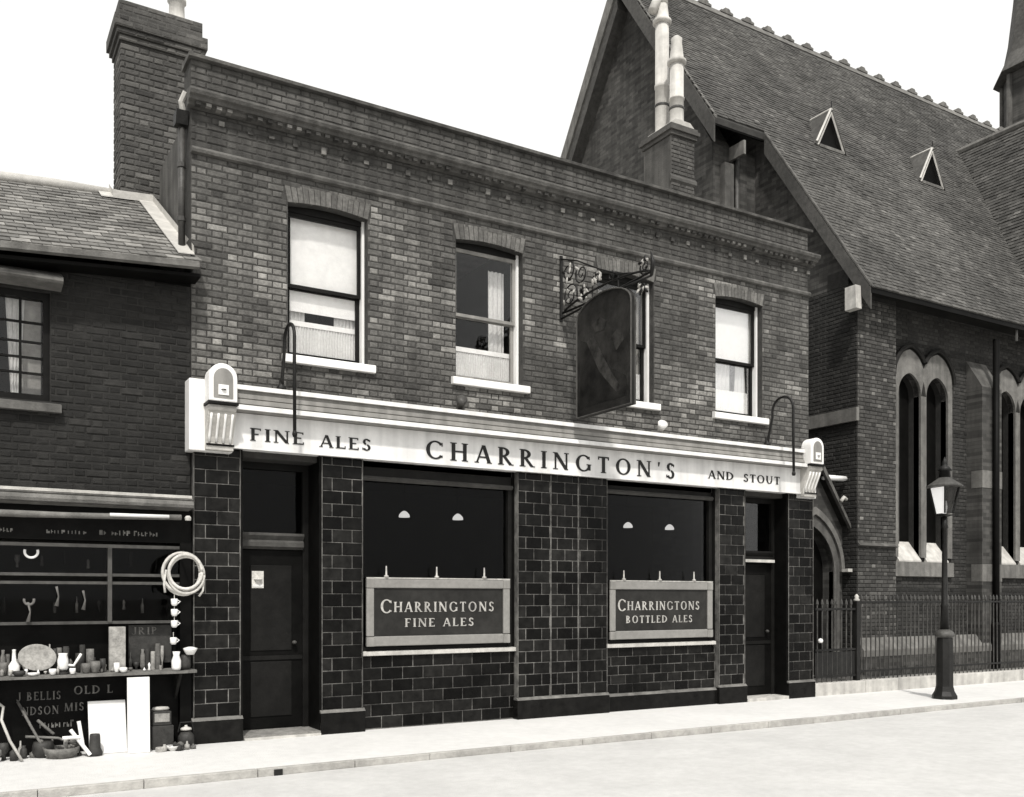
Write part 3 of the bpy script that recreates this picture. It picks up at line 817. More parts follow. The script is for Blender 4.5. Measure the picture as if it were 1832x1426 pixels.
# hanging pub sign: arched board on a scrolled iron bracket, at right angles to the wall
HX = 7.2
hs = thing('hanging_sign', (HX, 0, 5.0), 'dark arched pub sign board hanging from a scrolled iron bracket', 'sign')
def yz(y, z): return (HX, y, z)
bd = [(-.44, 3.985), (-1.60, 3.985), (-1.60, 5.26)] + [(-1.02 - .58 * math.cos(R(a)), 5.26 + .25 * math.sin(R(a))) for a in range(12, 180, 12)] + [(-.44, 5.26)]
MB().prism(bd, 'x', HX - .03, HX + .03).build('board', 'sign_picture', hs)
for nm, pol, m_ in (('painted_field', [(-.52, 4.1), (-1.5, 4.1), (-1.5, 4.35), (-1.2, 4.5), (-.9, 4.85), (-.52, 5.0)], 'sign_dim'), ('painted_shape', [(-.66, 4.95), (-.8, 5.0), (-1.2, 4.45), (-1.42, 4.2), (-1.3, 4.18), (-.95, 4.5)], 'sign_pale'),
                  ('painted_shape', [(-.78, 5.14), (-.95, 5.2), (-1.1, 5.12), (-1.05, 5.02), (-.86, 5.03)], 'sign_pale'), ('painted_shape', [(-1.2, 4.9), (-1.4, 5.0), (-1.45, 4.8), (-1.3, 4.7)], 'sign_pale')):
    MB().prism(pol, 'x', HX - .0325 - (.001 if nm == 'painted_shape' else 0), HX - .029).build(nm, m_, hs)
fpts = [yz(p[0], p[1]) for p in bd]
for s in (-.034, .034):
    MB().tube([(p[0] + s, p[1], p[2]) for p in fpts + fpts[:1]], .012, 6).build('board_moulding', 'timber', hs)
arcp = [yz(-.02, 5.42)] + [yz(-1.02 - 1.0 * math.cos(R(a)), 5.44 + .17 * math.sin(R(a))) for a in range(20, 165, 12)] + [yz(-1.95, 5.45)]
MB().tube(arcp, .015, 8).build('arm', 'iron', hs, smooth=True)
MB().box(HX - .02, HX + .02, -.03, -.008, 5.38, 6.28).build('wall_plate', 'iron', hs)
MB().tube([yz(-.02, 6.24), yz(-.4, 6.1), yz(-.9, 5.84), yz(-1.3, 5.66), yz(-1.7, 5.56)], .010, 8).build('brace', 'iron', hs, smooth=True)
for yy in (-.75, -1.3):
    MB().tube([yz(yy, 5.43), yz(yy, 5.66)], .01, 6).build('hanger', 'iron', hs)
def spiral(c, r, turns, start, flip=1):
    n = int(turns * 14); pts = []
    for i in range(n + 1):
        t = i / n; a = R(start) + flip * 2 * math.pi * turns * t; rr = r * (1 - .82 * t)
        pts.append(yz(c[0] + rr * math.cos(a), c[1] + rr * math.sin(a)))
    return pts
for c, r, tu, s0, fl in (((-.19, 6.02), .15, 1.6, 90, 1), ((-.24, 5.68), .17, 1.7, 200, -1), ((-.5, 5.9), .14, 1.6, 40, -1), ((-.55, 5.64), .1, 1.4, 180, 1), ((-.85, 5.75), .085, 1.4, 60, -1), ((-1.15, 5.68), .06, 1.3, 120, 1), ((-1.82, 5.6), .1, 1.6, 250, 1), ((-1.78, 5.36), .08, 1.4, 60, -1)):
    pts = spiral(c, r, tu, s0, fl)
    MB().tube(pts, [.012 - .005 * i / len(pts) for i in range(len(pts))], 6).build('scroll', 'iron', hs, smooth=True)
for i in range(60):
    c, r = random.choice([((-.19, 6.02), .15), ((-.24, 5.68), .17), ((-.5, 5.9), .14), ((-.55, 5.64), .1), ((-.85, 5.75), .08), ((-1.82, 5.6), .1), ((-1.78, 5.36), .09)])
    a = random.random() * 6.28; rr = r * random.uniform(.5, 1.0)
    mb = MB().blob((HX + jit(.03), c[0] + rr * math.cos(a), c[1] + rr * math.sin(a)), .012, .045, .02, 8, 4, Matrix.Rotation(random.random() * 6.28, 3, 'X') @ Matrix.Rotation(jit(.5), 3, 'Z'))
    mb.build('leaf', random.choice(['iron', 'stone_light', 'lead']), hs, smooth=True)  # pale leaves put the bright glints on the iron into colour
MB().tube([yz(-1.95, 5.45), yz(-1.98, 5.6), yz(-1.94, 5.74)], [.02, .03, .005], 8).build('tip_leaf', 'iron', hs, smooth=True)

# ------------------------------------------------------------------ junk shop on the left
shop = thing('shop', (0, 0, 0), 'low sooty brick shop with tiled roof and crowded open shopfront, left of the pub', 'shop')
SX0, SX1 = -3.2, 2.295
WA, WB, WC0, WC1 = -.35, .90, 3.62, 4.74
mb = MB()
mb.box(SX0, WA, .0, .3, 2.5, 5.03).box(WB, SX1, .0, .3, 2.5, 5.03).box(WA, WB, 0, .3, 2.5, WC0).box(WA, WB, 0, .3, WC1, 5.03)
mb.build('wall', 'mortar_dark', shop)
def shole(z): return [(WA, WB)] if WC0 - .02 < z < WC1 + .02 else []
sb = lay(SX0, SX1, 2.72, 5.03, holes=[shole])
brick_field(sb, -.008, .03, 'brick_dark', shop, 260, 'brick', 'brickwork', visible=lambda a, z: a > .45)
MB().box(SX0, SX0 + .3, .305, 4.5, 0, 4.9).build('flank_wall', 'mortar_dark', shop)
MB().box(SX0, SX1 - .01, 4.2, 4.5, 0, 4.85).build('back_wall', 'plaster_int', shop)
MB().box(SX0 + .31, SX1 - .02, .305, 4.19, 2.55, 2.7).build('upper_floor', 'plaster_int', shop)
MB().box(SX0 + .31, SX1 - .02, .305, 4.19, 4.95, 5.02).build('ceiling', 'plaster_int', shop)
MB().box(SX0 + .31, SX1 - .02, 1.2, 1.25, 0, 4.94).build('partition', 'plaster_int', shop)
MB().box(SX0 + .31, SX1 - .02, .1, 4.19, -.1, .03).build('ground_floor', 'wood_dark', shop)
# roof: pitch 33 deg, plain tiles
TP = .65; RA = math.atan(TP)
EY, EZ, RY = -.30, 5.185, 2.05
def sroof(y): return EZ + (y - EY) * TP
MB().prism([(EY, EZ - .06), (EY, EZ - .02), (RY, sroof(RY) - .02), (4.6, sroof(RY) - .02 - (4.6 - RY) * TP), (4.6, sroof(RY) - .1 - (4.6 - RY) * TP), (RY, sroof(RY) - .12)], 'x', SX0 - .1, SX1 - .0).build('roof', 'slate_base', shop)
roof_s = bpy.data.objects['roof']
tm = []
for k in range(8):
    mb = MB(); w = .185
    z0 = .0
    mb.box(-w / 2 + .004, w / 2 - .004, 0, .24, .0, .014, random.uniform(.6, 1.35)); tm.append(mb.mesh('roof_tile', 'tile_shop', (0, 0, 0)))
rows = int((RY - EY) / math.cos(RA) / .14); rest = MB()
for r_ in range(rows + 1):
    s = r_ * .14 - .04
    yy, zz = EY + s * math.cos(RA), EZ + s * math.sin(RA)
    x = SX0 - .1 + (.0925 if r_ % 2 else 0)
    while x < SX1 - .1:
        ang = RA - .09 + jit(.02)
        if x > .35 and yy < RY - .05:
            place('roof_tile', random.choice(tm), (x + .0925, yy + jit(.006), zz + .006), roof_s, (ang, jit(.015), jit(.02)))
        else:
            ca, sa = math.cos(ang), math.sin(ang); vs = []
            for dx in (.004, .181):
                for dy, dz in ((0, 0), (0, .014), (.24, 0), (.24, .014)):
                    vs.append((x + dx, yy + dy * ca - dz * sa, zz + .006 + dy * sa + dz * ca))
            rest.add(vs, [(0, 4, 5, 1), (1, 5, 7, 3), (0, 1, 3, 2), (4, 6, 7, 5)], random.uniform(.6, 1.35))
        x += .185
rest.build('far_roof_tiles', 'tile_shop', roof_s, kind='stuff')
MB().tube([(SX0, RY, sroof(RY) + .03), (1.2, RY, sroof(RY) + .03), (1.9, RY, sroof(RY) + .0)], .07, 10).build('ridge', 'lead', roof_s, smooth=True)
MB().prism([(-.39, EZ - .06), (-.30, EZ - .06), (-.30, EZ + .0), (-.315, EZ + .0), (-.32, EZ - .045), (-.375, EZ - .045), (-.38, EZ + .0), (-.39, EZ + .0)], 'x', SX0 - .1, SX1 - .03).build('gutter', 'stone_grey', roof_s)
MB().box(SX0, SX1, -.28, -.002, EZ - .13, EZ - .095).build('soffit', 'black_paint', roof_s)
# lead flashing along the pub flank and round the chimney foot
def lead(pts, nm='flashing', w=.17):
    mb = MB()
    for (x0, y0), (x1, y1) in zip(pts[:-1], pts[1:]):
        d = Vector((x1 - x0, y1 - y0)).normalized(); nrm = Vector((-d.y, d.x)) * w
        if nrm.x > 0: nrm = -nrm
        z = lambda y: sroof(y) + .035
        a, b, c, e = (x0, y0), (x1, y1), (x1 + nrm.x, y1 + nrm.y), (x0 + nrm.x, y0 + nrm.y)
        vs = [(p[0], p[1], z(p[1]) + .0) for p in (a, b, c, e)] + [(p[0], p[1], z(p[1]) + .012) for p in (a, b, c, e)]
        mb.add(vs, [(3, 2, 1, 0), (4, 5, 6, 7), (0, 1, 5, 4), (1, 2, 6, 5), (2, 3, 7, 6), (3, 0, 4, 7)])
        vs = [(a[0], a[1], z(a[1]) + .012), (b[0], b[1], z(b[1]) + .012), (b[0], b[1], z(b[1]) + .10), (a[0], a[1], z(a[1]) + .10)]
        mb.add(vs, [(0, 1, 2, 3)])
    return mb.build(nm, 'lead', roof_s)
lead([(2.29, -.1), (2.29, 1.80)])
lead([(1.82, 1.8), (2.29, 1.8)], w=.14)
lead([(1.82, 1.8), (1.82, 2.05)], w=.14)
MB().box(SX0, SX1 - .01, .004, .29, EZ - .3, EZ - .08).build('wall_plate', 'black_paint', roof_s)
# the old roof has settled towards the left
SET = .075
roof_s.rotation_euler = (0, -SET, 0)
roof_s.location.z -= (2.1 - WPOS['roof'].x) * math.tan(SET)
# first floor casement with hood
wf = MB().box(WA, WA + .07, .06, .16, WC0, WC1).box(WB - .06, WB, .06, .16, WC0, WC1).box(WA + .07, WB - .06, .06, .16, WC1 - .07, WC1).box(WA + .07, WB - .06, .06, .16, WC0, WC0 + .07)
wf.box(.22, .27, .07, .15, WC0 + .07, WC1 - .07)
wf = wf.build('window', 'dark_paint', shop)
for xx in (-.06, .62): MB().box(xx, xx + .025, .09, .13, WC0 + .07, WC1 - .07).build('glazing_bar', 'dark_paint', wf)
for zz in (3.9, 4.06, 4.22, 4.42):
    MB().box(.27, WB - .06, .095, .125, zz, zz + .022).build('glazing_bar', 'dark_paint', wf)
    MB().box(WA + .07, .22, .095, .125, zz, zz + .022).build('glazing_bar', 'dark_paint', wf)
MB().box(WA + .07, WB - .06, .108, .112, WC0 + .07, WC1 - .07).build('pane', 'glass', wf)
pleats(MB(), .50, .68, .2, WC0 + .08, WC1 - .05, .012, .05, flare=-.1).build('curtain', 'cloth_net', wf, smooth=True)
MB().box(.62, WB - .07, .22, .224, WC0 + .08, WC1 - .05).build('blind', 'cloth_grey', wf)
MB().prism([(-.09, 3.5), (.05, 3.5), (.05, 3.62), (-.08, 3.58)], 'x', WA - .05, WB + .1).build('sill', 'stone_dark', wf)
MB().prism([(-.26, 4.80), (-.25, 4.84), (-.01, 4.95), (-.01, 4.76), (-.24, 4.78)], 'x', WA - .05, WB + .1).build('hood', 'stone_grey', wf)
# shopfront
sf = MB()
sf.box(SX0, SX1 - .005, -.05, .1, 2.2, 2.55)                     # fascia
sf.box(2.17, SX1 - .005, -.08, .1, .0, 2.2)                      # end post
sf = sf.build('shopfront', 'black_paint', shop)
MB().prism([(-.0, 2.72), (-.24, 2.70), (-.26, 2.66), (-.25, 2.645), (-.29, 2.64), (-.31, 2.60), (-.3, 2.57), (-.0, 2.55)], 'x', SX0, SX1 - .03).build('cornice', 'stone_grey', sf)
MB().box(SX0, SX1 - .04, -.262, -.25, 2.672, 2.703).build('cornice_fillet', 'stone_light', sf)
pts = [(x, -.33 - .0 * x, 2.46 - .03 * math.sin((x + 1.2) / 3.3 * math.pi) if x < 2.1 else 2.46) for x in [SX0 + (2.13 - SX0) * i / 14 for i in range(15)]]
MB().tube(pts, [.035] * 11 + [.03] * 4, 10).build('awning_roller', 'stone_grey', sf, smooth=True)
MB().tube([(1.42, -.362, 2.455), (2.0, -.362, 2.46)], .018, 8).build('awning_pole', 'board_white', sf, smooth=True)
MB().lathe([(.03, 0), (.035, .03), (.02, .05)], (2.2, -.33, 2.43), 8).build('roller_end', 'lead', sf)
def worn_word(x0, x1, z, h, y, parent):
    """lettering worn past reading: broken upright and rounded stumps"""
    x = x0
    while x < x1:
        w = random.uniform(.018, .034); hh = h * random.uniform(.55, 1)
        mb = MB().box(x, x + w * .4, y - .004, y + .001, z, z + hh, 1)
        if random.random() < .7: mb.box(x + w * .38, x + w, y - .0042, y + .001, z + random.choice([0, hh * .4, hh * .75]), z + hh * random.choice([.3, .6, .99]), 1)
        mb.build('worn_letter', 'letter_faded', parent); x += w + .012
for a, b in ((-.3, .1), (.40, .56), (.86, 1.0), (1.06, 1.22), (1.36, 1.42), (1.48, 1.64), (1.70, 1.82), (1.86, 1.93)):
    worn_word(a, b, 2.265, .055, -.052, sf)
MB().box(SX0, 2.165, -.075, .02, 2.13, 2.165).build('frame_rail', 'timber', sf)
for xx in (-1.6, -.1, 1.44): MB().box(xx, xx + .04, -.08, .02, 1.345, 2.13).build('mullion', 'timber', sf)
for zz in (1.745, 1.83, 1.33): MB().box(SX0, 2.165, -.065, .0, zz, zz + .03).build('frame_rail', 'timber', sf)
for x0, x1 in ((-1.56, -.1), (-.06, 1.44), (1.48, 2.165)):
    MB().box(x0, x1, -.03, -.026, 1.86, 2.13).build('pane', 'glass_dark', sf)
    MB().box(x0, x1, -.03, -.026, 1.36, 1.745).build('pane', 'glass_dark', sf)
MB().box(SX0, 2.165, .08, .1, .83, 1.33).build('stall_back', 'black_paint', sf)
MB().box(SX0, 2.165, -.0, .08, .0, .80).build('stall_riser', 'black_paint', sf)
MB().prism([(-.34, .80), (.05, .80), (.05, .835), (-.34, .825)], 'x', SX0, 2.2).build('shelf', 'stone_grey', sf)
for xx in (-1.5, .3, 2.12): MB().prism([(-.3, .8), (-.01, .8), (-.01, .5)], 'x', xx, xx + .03).build('shelf_bracket', 'wood_dark', sf)
text('J BELLIS', .60, 1.0, .56, .085, -.004, 'letter_faded', sf, .16)
text('OLD L', 1.12, 1.5, .60, .085, -.004, 'letter_faded', sf, .16)
text('NDSON', .64, .98, .41, .085, -.004, 'letter_faded', sf, .16)
text('MIS', 1.03, 1.22, .43, .085, -.004, 'letter_faded', sf, .16)
worn_word(.8, 1.12, .27, .07, -.004, sf)
pn = MB().box(1.66, 2.1, .03, .078, .9, 1.31).build('notice_panel', 'clutter_dark', sf)
text('JRIP', 1.7, 1.95, 1.21, .08, .029, 'letter_faded', pn, .2)

# goods of the shop
def goods(name, label, cat, build, m, smooth=True, group=None):
    mb = MB(); build(mb)
    return mb.build(name, m, None, smooth, None, label, cat, group, base=True)
SH = .832
goods('bottle', 'white long-necked bottle at the left end of the shop shelf', 'bottle', lambda b: b.lathe([(.045, 0), (.05, .01), (.05, .1), (.02, .15), (.016, .25), (.02, .255), (.012, .26)], (.56, -.2, SH), 14), 'ceramic')
t = thing('oval_dish', (.77, -.12, SH), 'large pale oval dish propped up on the shop shelf', 'dish')
dm_ = MB(); rt = Matrix.Rotation(R(72), 3, 'X') @ Matrix.Rotation(R(8), 3, 'Y')
prof = [(0, 0), (.1, .0), (.13, .008), (.175, .022), (.18, .02), (.13, -.004), (0, -.01)]
vs, fs = [], []
for r, z in prof:
    for k in range(28):
        a = 2 * math.pi * k / 28; p = rt @ Vector((r * math.cos(a) * 1.0, r * math.sin(a) * .78, z)); vs.append(p + Vector((.77, -.12, SH + .165)))
for i in range(len(prof) - 1):
    for k in range(28): fs.append((i * 28 + k, i * 28 + (k + 1) % 28, (i + 1) * 28 + (k + 1) % 28, (i + 1) * 28 + k))
dm_.add(vs, fs); dm_.build('plate', 'ceramic_grey', t, smooth=True)
MB().box(.72, .82, -.12, -.04, SH, SH + .04).build('stand', 'wood_dark', t)
t = thing('jug', (1.0, -.2, SH), 'white jug with a looped handle next to the oval dish', 'jug')
MB().lathe([(.04, 0), (.05, .02), (.052, .1), (.04, .15), (.045, .17)], (1.0, -.2, SH + .04), 14).build('body', 'ceramic', t, smooth=True)
MB().tube([(1.04, -.2, SH + .09), (1.1, -.2, SH + .08), (1.13, -.2, SH + .13), (1.17, -.2, SH + .2)], .014, 8).build('handle', 'ceramic', t, smooth=True)
MB().lathe([(.06, 0), (.06, .012), (.03, .02), (.03, .04)], (1.0, -.2, SH), 12).build('base', 'clutter_dark', t)
goods('patterned_tin', 'tall patterned tin panel standing beneath the shop mullion', 'tin', lambda b: b.box(1.45, 1.61, -.1, -.04, SH, 1.3), 'ceramic_grey', False)
def cup(b, x, y, r, h):
    b.lathe([(r * .6, 0), (r * .65, h * .1), (r, h * .5), (r * .95, h), (r * .85, h)], (x, y, SH), 12)
small = [('white saucer heap near the shelf edge under the oval dish', .72, -.29, .05, .03, 'ceramic'), ('small white pot right of the oval dish foot', .90, -.27, .035, .06, 'ceramic'), ('white cup in front of the jug base', 1.08, -.29, .03, .06, 'ceramic'),
         ('grey ornament cluster beside the jug handle', 1.22, -.2, .05, .1, 'clutter_mid'), ('dark teapot shape right of the jug', 1.30, -.22, .05, .12, 'clutter_mid'), ('dark little vase before the patterned tin', 1.38, -.15, .03, .14, 'clutter_dark'),
         ('white figurine in front of the patterned tin', 1.50, -.26, .03, .1, 'ceramic'), ('white bowl at the foot of the patterned tin', 1.56, -.29, .04, .05, 'ceramic'), ('dim jar left of the white bottle', .47, -.15, .04, .13, 'clutter_mid'), ('black pan below the white bottle', .60, -.28, .06, .05, 'clutter_dark'),
         ('dark jar near the middle of the shelf', 1.17, -.08, .045, .2, 'clutter_dark'), ('grey mug high behind the jug handle', 1.27, -.06, .04, .24, 'clutter_mid')]
for lb, xx, yy, r, h, m_ in small:
    goods('ornament', lb, 'ornament', lambda b: cup(b, xx, yy, r, h), m_, True, 'ornaments on the shop shelf')
t = thing('hanging_coil', (2.15, -.33, 1.86), 'thick pale coil of hose hanging by the shop end post', 'coil')
for k in range(4):
    rr = .205 - .012 * k; cxx, czz = 2.15 + [.0, -.02, .025, .012][k], 1.86 + [0, .012, -.012, .02][k]
    ps = [(cxx + rr * math.cos(a) * 1.0, -.33 - .02 * k, czz + rr * 1.08 * math.sin(a)) for a in [2 * math.pi * i / 28 for i in range(29)]]
    MB().tube(ps, .017, 8).build('loop', 'rope', t, smooth=True)
MB().tube([(2.33, -.37, 1.95), (2.36, -.36, 1.82), (2.35, -.35, 1.68), (2.31, -.35, 1.62)], .012, 8).build('loose_end', 'rope', t, smooth=True)
MB().tube([(1.97, -.37, 1.9), (1.95, -.36, 1.75), (1.96, -.36, 1.66)], .012, 8).build('loose_end', 'rope', t, smooth=True)
MB().tube([(2.15, -.02, 2.12), (2.15, -.34, 2.1), (2.15, -.36, 2.06)], .01, 6).build('hook', 'iron', t)
for i, (zz, xx, lb) in enumerate(((1.56, 2.06, 'topmost white cup on the string below the hose coil'), (1.45, 2.06, 'second white cup down on the string below the hose coil'), (1.33, 2.06, 'third white cup down on the string below the hose coil'), (1.15, 2.05, 'fourth white cup down, just above the white jug on the string'))):
    t = thing('hanging_cup', (xx, -.33, zz), lb, 'cup', 'cups strung below the coil')
    MB().lathe([(.022, -.04), (.034, -.02), (.036, .03), (.032, .035)], (xx, -.33, zz), 12).build('body', 'ceramic', t, smooth=True)
    MB().tube([(xx + .033, -.33, zz + .02), (xx + .06, -.33, zz + .005), (xx + .03, -.33, zz - .02)], .006, 6).build('handle', 'ceramic', t)
    MB().tube([(xx, -.33, zz + .035), (xx, -.33, zz + .09)], .004, 5).build('string', 'rope', t)
goods('white_jug', 'tall white jug at the right end of the shop shelf', 'jug', lambda b: b.lathe([(.04, 0), (.05, .03), (.05, .1), (.032, .16), (.04, .2)], (2.09, -.28, SH), 14), 'ceramic')
goods('white_bowl', 'white bowl on a dark pot by the shop end post', 'bowl', lambda b: b.lathe([(.04, 0), (.07, .05), (.075, .07), (.02, .085)], (2.23, -.3, .995), 12), 'ceramic')
goods('dark_pot', 'dark pot beneath a white bowl by the shop end post', 'pot', lambda b: b.lathe([(.05, 0), (.06, .05), (.055, .13), (.045, .16)], (2.13 + .06, -.24, SH), 12), 'clutter_dark')
MB().box(2.165, 2.295, -.32, -.08, .80, .832).build('shelf_end', 'stone_grey', sf)
# items hung behind the glass
for xx, zz, r, m_, lb in ((.72, 2.07, .06, 'ceramic', 'white horseshoe-like ring hung at the top of the shop window'), (.7, 1.58, .045, 'clutter_mid', 'grey ring hung in the lower pane of the shop window')):
    goods('hanging_ring', lb, 'ring', lambda b: b.tube([(xx + r * math.cos(a), -.09, zz + r * math.sin(a)) for a in [R(-200 + 220 * i / 14) for i in range(15)]], .014, 6), m_)
for xx, zz, lb in ((.95, 1.62, 'dim tool hung in the shop window above the oval dish'), (1.2, 1.58, 'thin tool hung in the shop window left of the mullion'), (.69, 1.46, 'pair of pale tags below the grey ring')):
    goods('hanging_tool', lb, 'tool', lambda b: b.tube([(xx, -.09, zz - .1), (xx + .02, -.09, zz), (xx, -.09, zz + .1)], [.022, .008, .014], 6), 'clutter_mid')
# white boards and clutter on the pavement
goods('white_board', 'wide white board leaning against the shop below the lettering', 'board', lambda b: b.prism([(-.28, .004), (-.25, .004), (-.10, .53), (-.13, .53)], 'x', 1.24, 1.60), 'board_white', False)
goods('white_plank', 'narrow tall white plank leaning on the shop shelf', 'plank', lambda b: b.prism([(-.42, .004), (-.385, .004), (-.35, .78), (-.385, .78)], 'x', 1.585, 1.80), 'board_white', False)
goods('stick', 'pale bent stick leaning at the left edge of the shop', 'stick', lambda b: b.tube([(.36, -.1, .62), (.47, -.14, .52), (.45, -.2, .4), (.52, -.3, .2), (.62, -.4, .012)], .014, 7), 'stone_light')
goods('stick', 'long dark stick leaning across the shop lettering', 'stick', lambda b: b.tube([(.60, -.06, .56), (.72, -.2, .3), (.86, -.33, .015)], .014, 7), 'clutter_mid')
goods('stick', 'short dark stick slanting down to the right below the shop lettering', 'stick', lambda b: b.tube([(.78, -.06, .36), (.92, -.16, .22)], .016, 7), 'clutter_mid')
goods('tool_handle', 'nearly level dark handle lying in the clutter beneath the shop lettering', 'tool', lambda b: b.tube([(.66, -.2, .22), (.95, -.24, .19), (1.15, -.28, .1)], .014, 7), 'clutter_mid')
t = thing('folding_stool', (1.15, -.35, 0), 'small white crossed-leg stool in front of the white board', 'stool')
for p, q in (((1.06, -.3, .27), (1.23, -.42, .02)), ((1.13, -.35, .36), (1.17, -.36, .1)), ((.98, -.36, .2), (1.15, -.36, .2))):
    MB().tube([p, q], .019, 7).build('leg', 'ceramic', t)
goods('boot', 'dark boot standing at the left corner of the white board', 'boot', lambda b: b.lathe([(.07, 0), (.075, .03), (.055, .08), (.05, .2), (.045, .22)], (1.28, -.36, .003), 10), 'clutter_dark')
goods('basket', 'flat mottled basket on the pavement under the sticks', 'basket', lambda b: b.lathe([(.12, 0), (.16, .05), (.17, .1), (.15, .1), (.12, .03)], (.98, -.3, .003), 14), 'clutter_mid')
goods('iron_pot', 'black iron pot among the clutter left of the stool', 'pot', lambda b: b.lathe([(.06, 0), (.1, .05), (.1, .12), (.085, .16)], (.82, -.2, .003), 12), 'clutter_dark')
t = thing('crate_stack', (1.98, -.25, 0), 'dark boxes stacked below the shelf beside the white plank', 'crate')
MB().box(1.84, 2.06, -.3, -.02, .003, .25).build('lower_box', 'clutter_dark', t, bevel=.006)
MB().box(1.85, 2.04, -.28, -.04, .253, .40).build('upper_box', 'clutter_dark', t, bevel=.006)
MB().box(1.87, 2.02, -.284, -.2805, .29, .38).build('paper_label', 'ceramic_grey', t)
goods('folded_cloth', 'pale folded cloth on the dark boxes below the shelf', 'cloth', lambda b: b.lathe([(.07, 0), (.085, .015), (.07, .035), (.02, .04)], (1.95, -.17, .402), 12, 0, 1.1, .7), 'stone_light')
t = thing('kettle', (2.2, -.3, 0), 'dark kettle with a pale lid beside the pub plinth', 'kettle')
MB().lathe([(.07, 0), (.085, .03), (.085, .12), (.05, .17)], (2.19, -.28, .003), 14).build('body', 'clutter_dark', t, smooth=True)
MB().lathe([(.06, 0), (.055, .02), (.015, .035), (.015, .05)], (2.19, -.28, .19), 12).build('lid', 'stone_light', t, smooth=True)
MB().tube([(2.11, -.28, .17), (2.13, -.28, .27), (2.25, -.28, .27), (2.27, -.28, .17)], .01, 6).build('handle', 'iron', t)
goods('white_basin', 'white basin lying on the pavement before the dark boxes', 'basin', lambda b: b.lathe([(.05, 0), (.08, .04), (.085, .05), (.04, .02)], (2.03, -.42, .003), 14), 'ceramic')

# dense bric-a-brac filling the shelf, the window and the pavement
SHAPE = {0: ('rounded', [(.7, 0), (1, .2), (.9, .7), (.5, .85), (.6, 1)]), 1: ('bottle-shaped', [(.8, 0), (.8, .55), (.3, .7), (.25, 1)]), 2: ('straight-sided', [(1, 0), (1, .9), (.9, 1)]),
         3: ('goblet-shaped', [(.5, 0), (.35, .3), (1, .6), (.8, 1)]), 4: ('waisted', [(.6, 0), (1, .1), (.6, .4), (.9, .75), (.2, 1)])}
SHADE = {'clutter_dark': 'blackish', 'clutter_mid': 'dull grey', 'ceramic_grey': 'mottled', 'ceramic': 'white', 'stone_light': 'off-white'}
USED = set()
def knick(name, cat, group, x, y, z, rr, hr, where, shades=('clutter_dark', 'clutter_mid', 'ceramic_grey')):
    for tries in range(40):
        st = random.randrange(5); m_ = random.choice(shades); h = random.uniform(*hr); r = random.uniform(*rr)
        size = 'tall' if h > (hr[0] + hr[1]) / 2 else 'short'
        lb = f'{size} {SHADE[m_]} {SHAPE[st][0]} {cat} {where}'
        if lb not in USED: break
    else:
        return
    USED.add(lb)
    mb = MB().lathe([(r * a, h * b) for a, b in SHAPE[st][1]], (x, y, z), 10, 0, 1, random.uniform(.6, 1))
    mb.build(name, m_, None, st != 2, None, lb, cat, group, base=True)
def by_shelf(x):
    return 'behind the white bottle on the shop shelf' if x < .64 else 'behind the oval dish on the shop shelf' if x < .92 else 'behind the white jug on the shop shelf' if x < 1.14 else 'left of the patterned tin on the shop shelf' if x < 1.45 else 'before the notice panel on the shop shelf'
for k in range(30):
    xx = .46 + k * .053 + jit(.012)
    if 1.42 < xx < 1.64 or xx > 2.0: continue
    knick('trinket', 'trinket', 'bric-a-brac on the shop shelf', xx, .0 + jit(.03), SH, (.018, .034), (.08, .3), by_shelf(xx))
for k in range(16):
    xx = .46 + k * .1 + jit(.03)
    if xx > 2.0: continue
    knick('trinket', 'trinket', 'bric-a-brac on the shop shelf', xx, -.2 + jit(.05), SH, (.014, .026), (.03, .1), by_shelf(xx).replace('behind', 'beside'), ('ceramic', 'stone_light', 'ceramic_grey', 'clutter_mid'))
for k in range(14):
    xx = .5 + k * .11 + jit(.03); up = k % 2
    if 1.4 < xx < 1.52: continue
    zz = 1.9 if up else 1.43
    where = ('upper' if up else 'lower') + ' shop pane ' + ('near the photo edge' if xx < .85 else 'above the white jug' if xx < 1.2 else 'left of the mullion' if xx < 1.44 else 'right of the mullion')
    knick('hanging_trinket', 'pendant', 'bric-a-brac hung behind the shop panes', xx, .04, zz + random.random() * .06, (.012, .026), (.08, .18), 'hung behind the ' + where)
for k in range(22):
    left = k < 13
    xx = .42 + .06 * k + jit(.02) if left else 1.84 + random.random() * .4
    yy = -.12 - random.random() * .2 if left else -.4 - random.random() * .08
    knick('scrap', 'scrap', 'bric-a-brac on the pavement before the shop', xx, yy, .003, (.02, .05), (.05, .2) if left else (.04, .09), 'on the pavement ' + ('under the shop lettering' if left else 'before the dark boxes'))

# ------------------------------------------------------------------ the church
church = thing('church', (18, 1.2, 0), 'large gothic brick church with steep tiled roof behind the railings', 'church')
T = 1.4826; CE_Y, CE_Z = .80, 7.36
RGY = 6.68; RGZ = CE_Z + (RGY - CE_Y) * T
def cz(y): return CE_Z + (y - CE_Y) * T
CX0, CX1 = 14.75, 30.0
U_X, U_Y = 13.24, 3.44             # narrower part of the nave that reaches further left
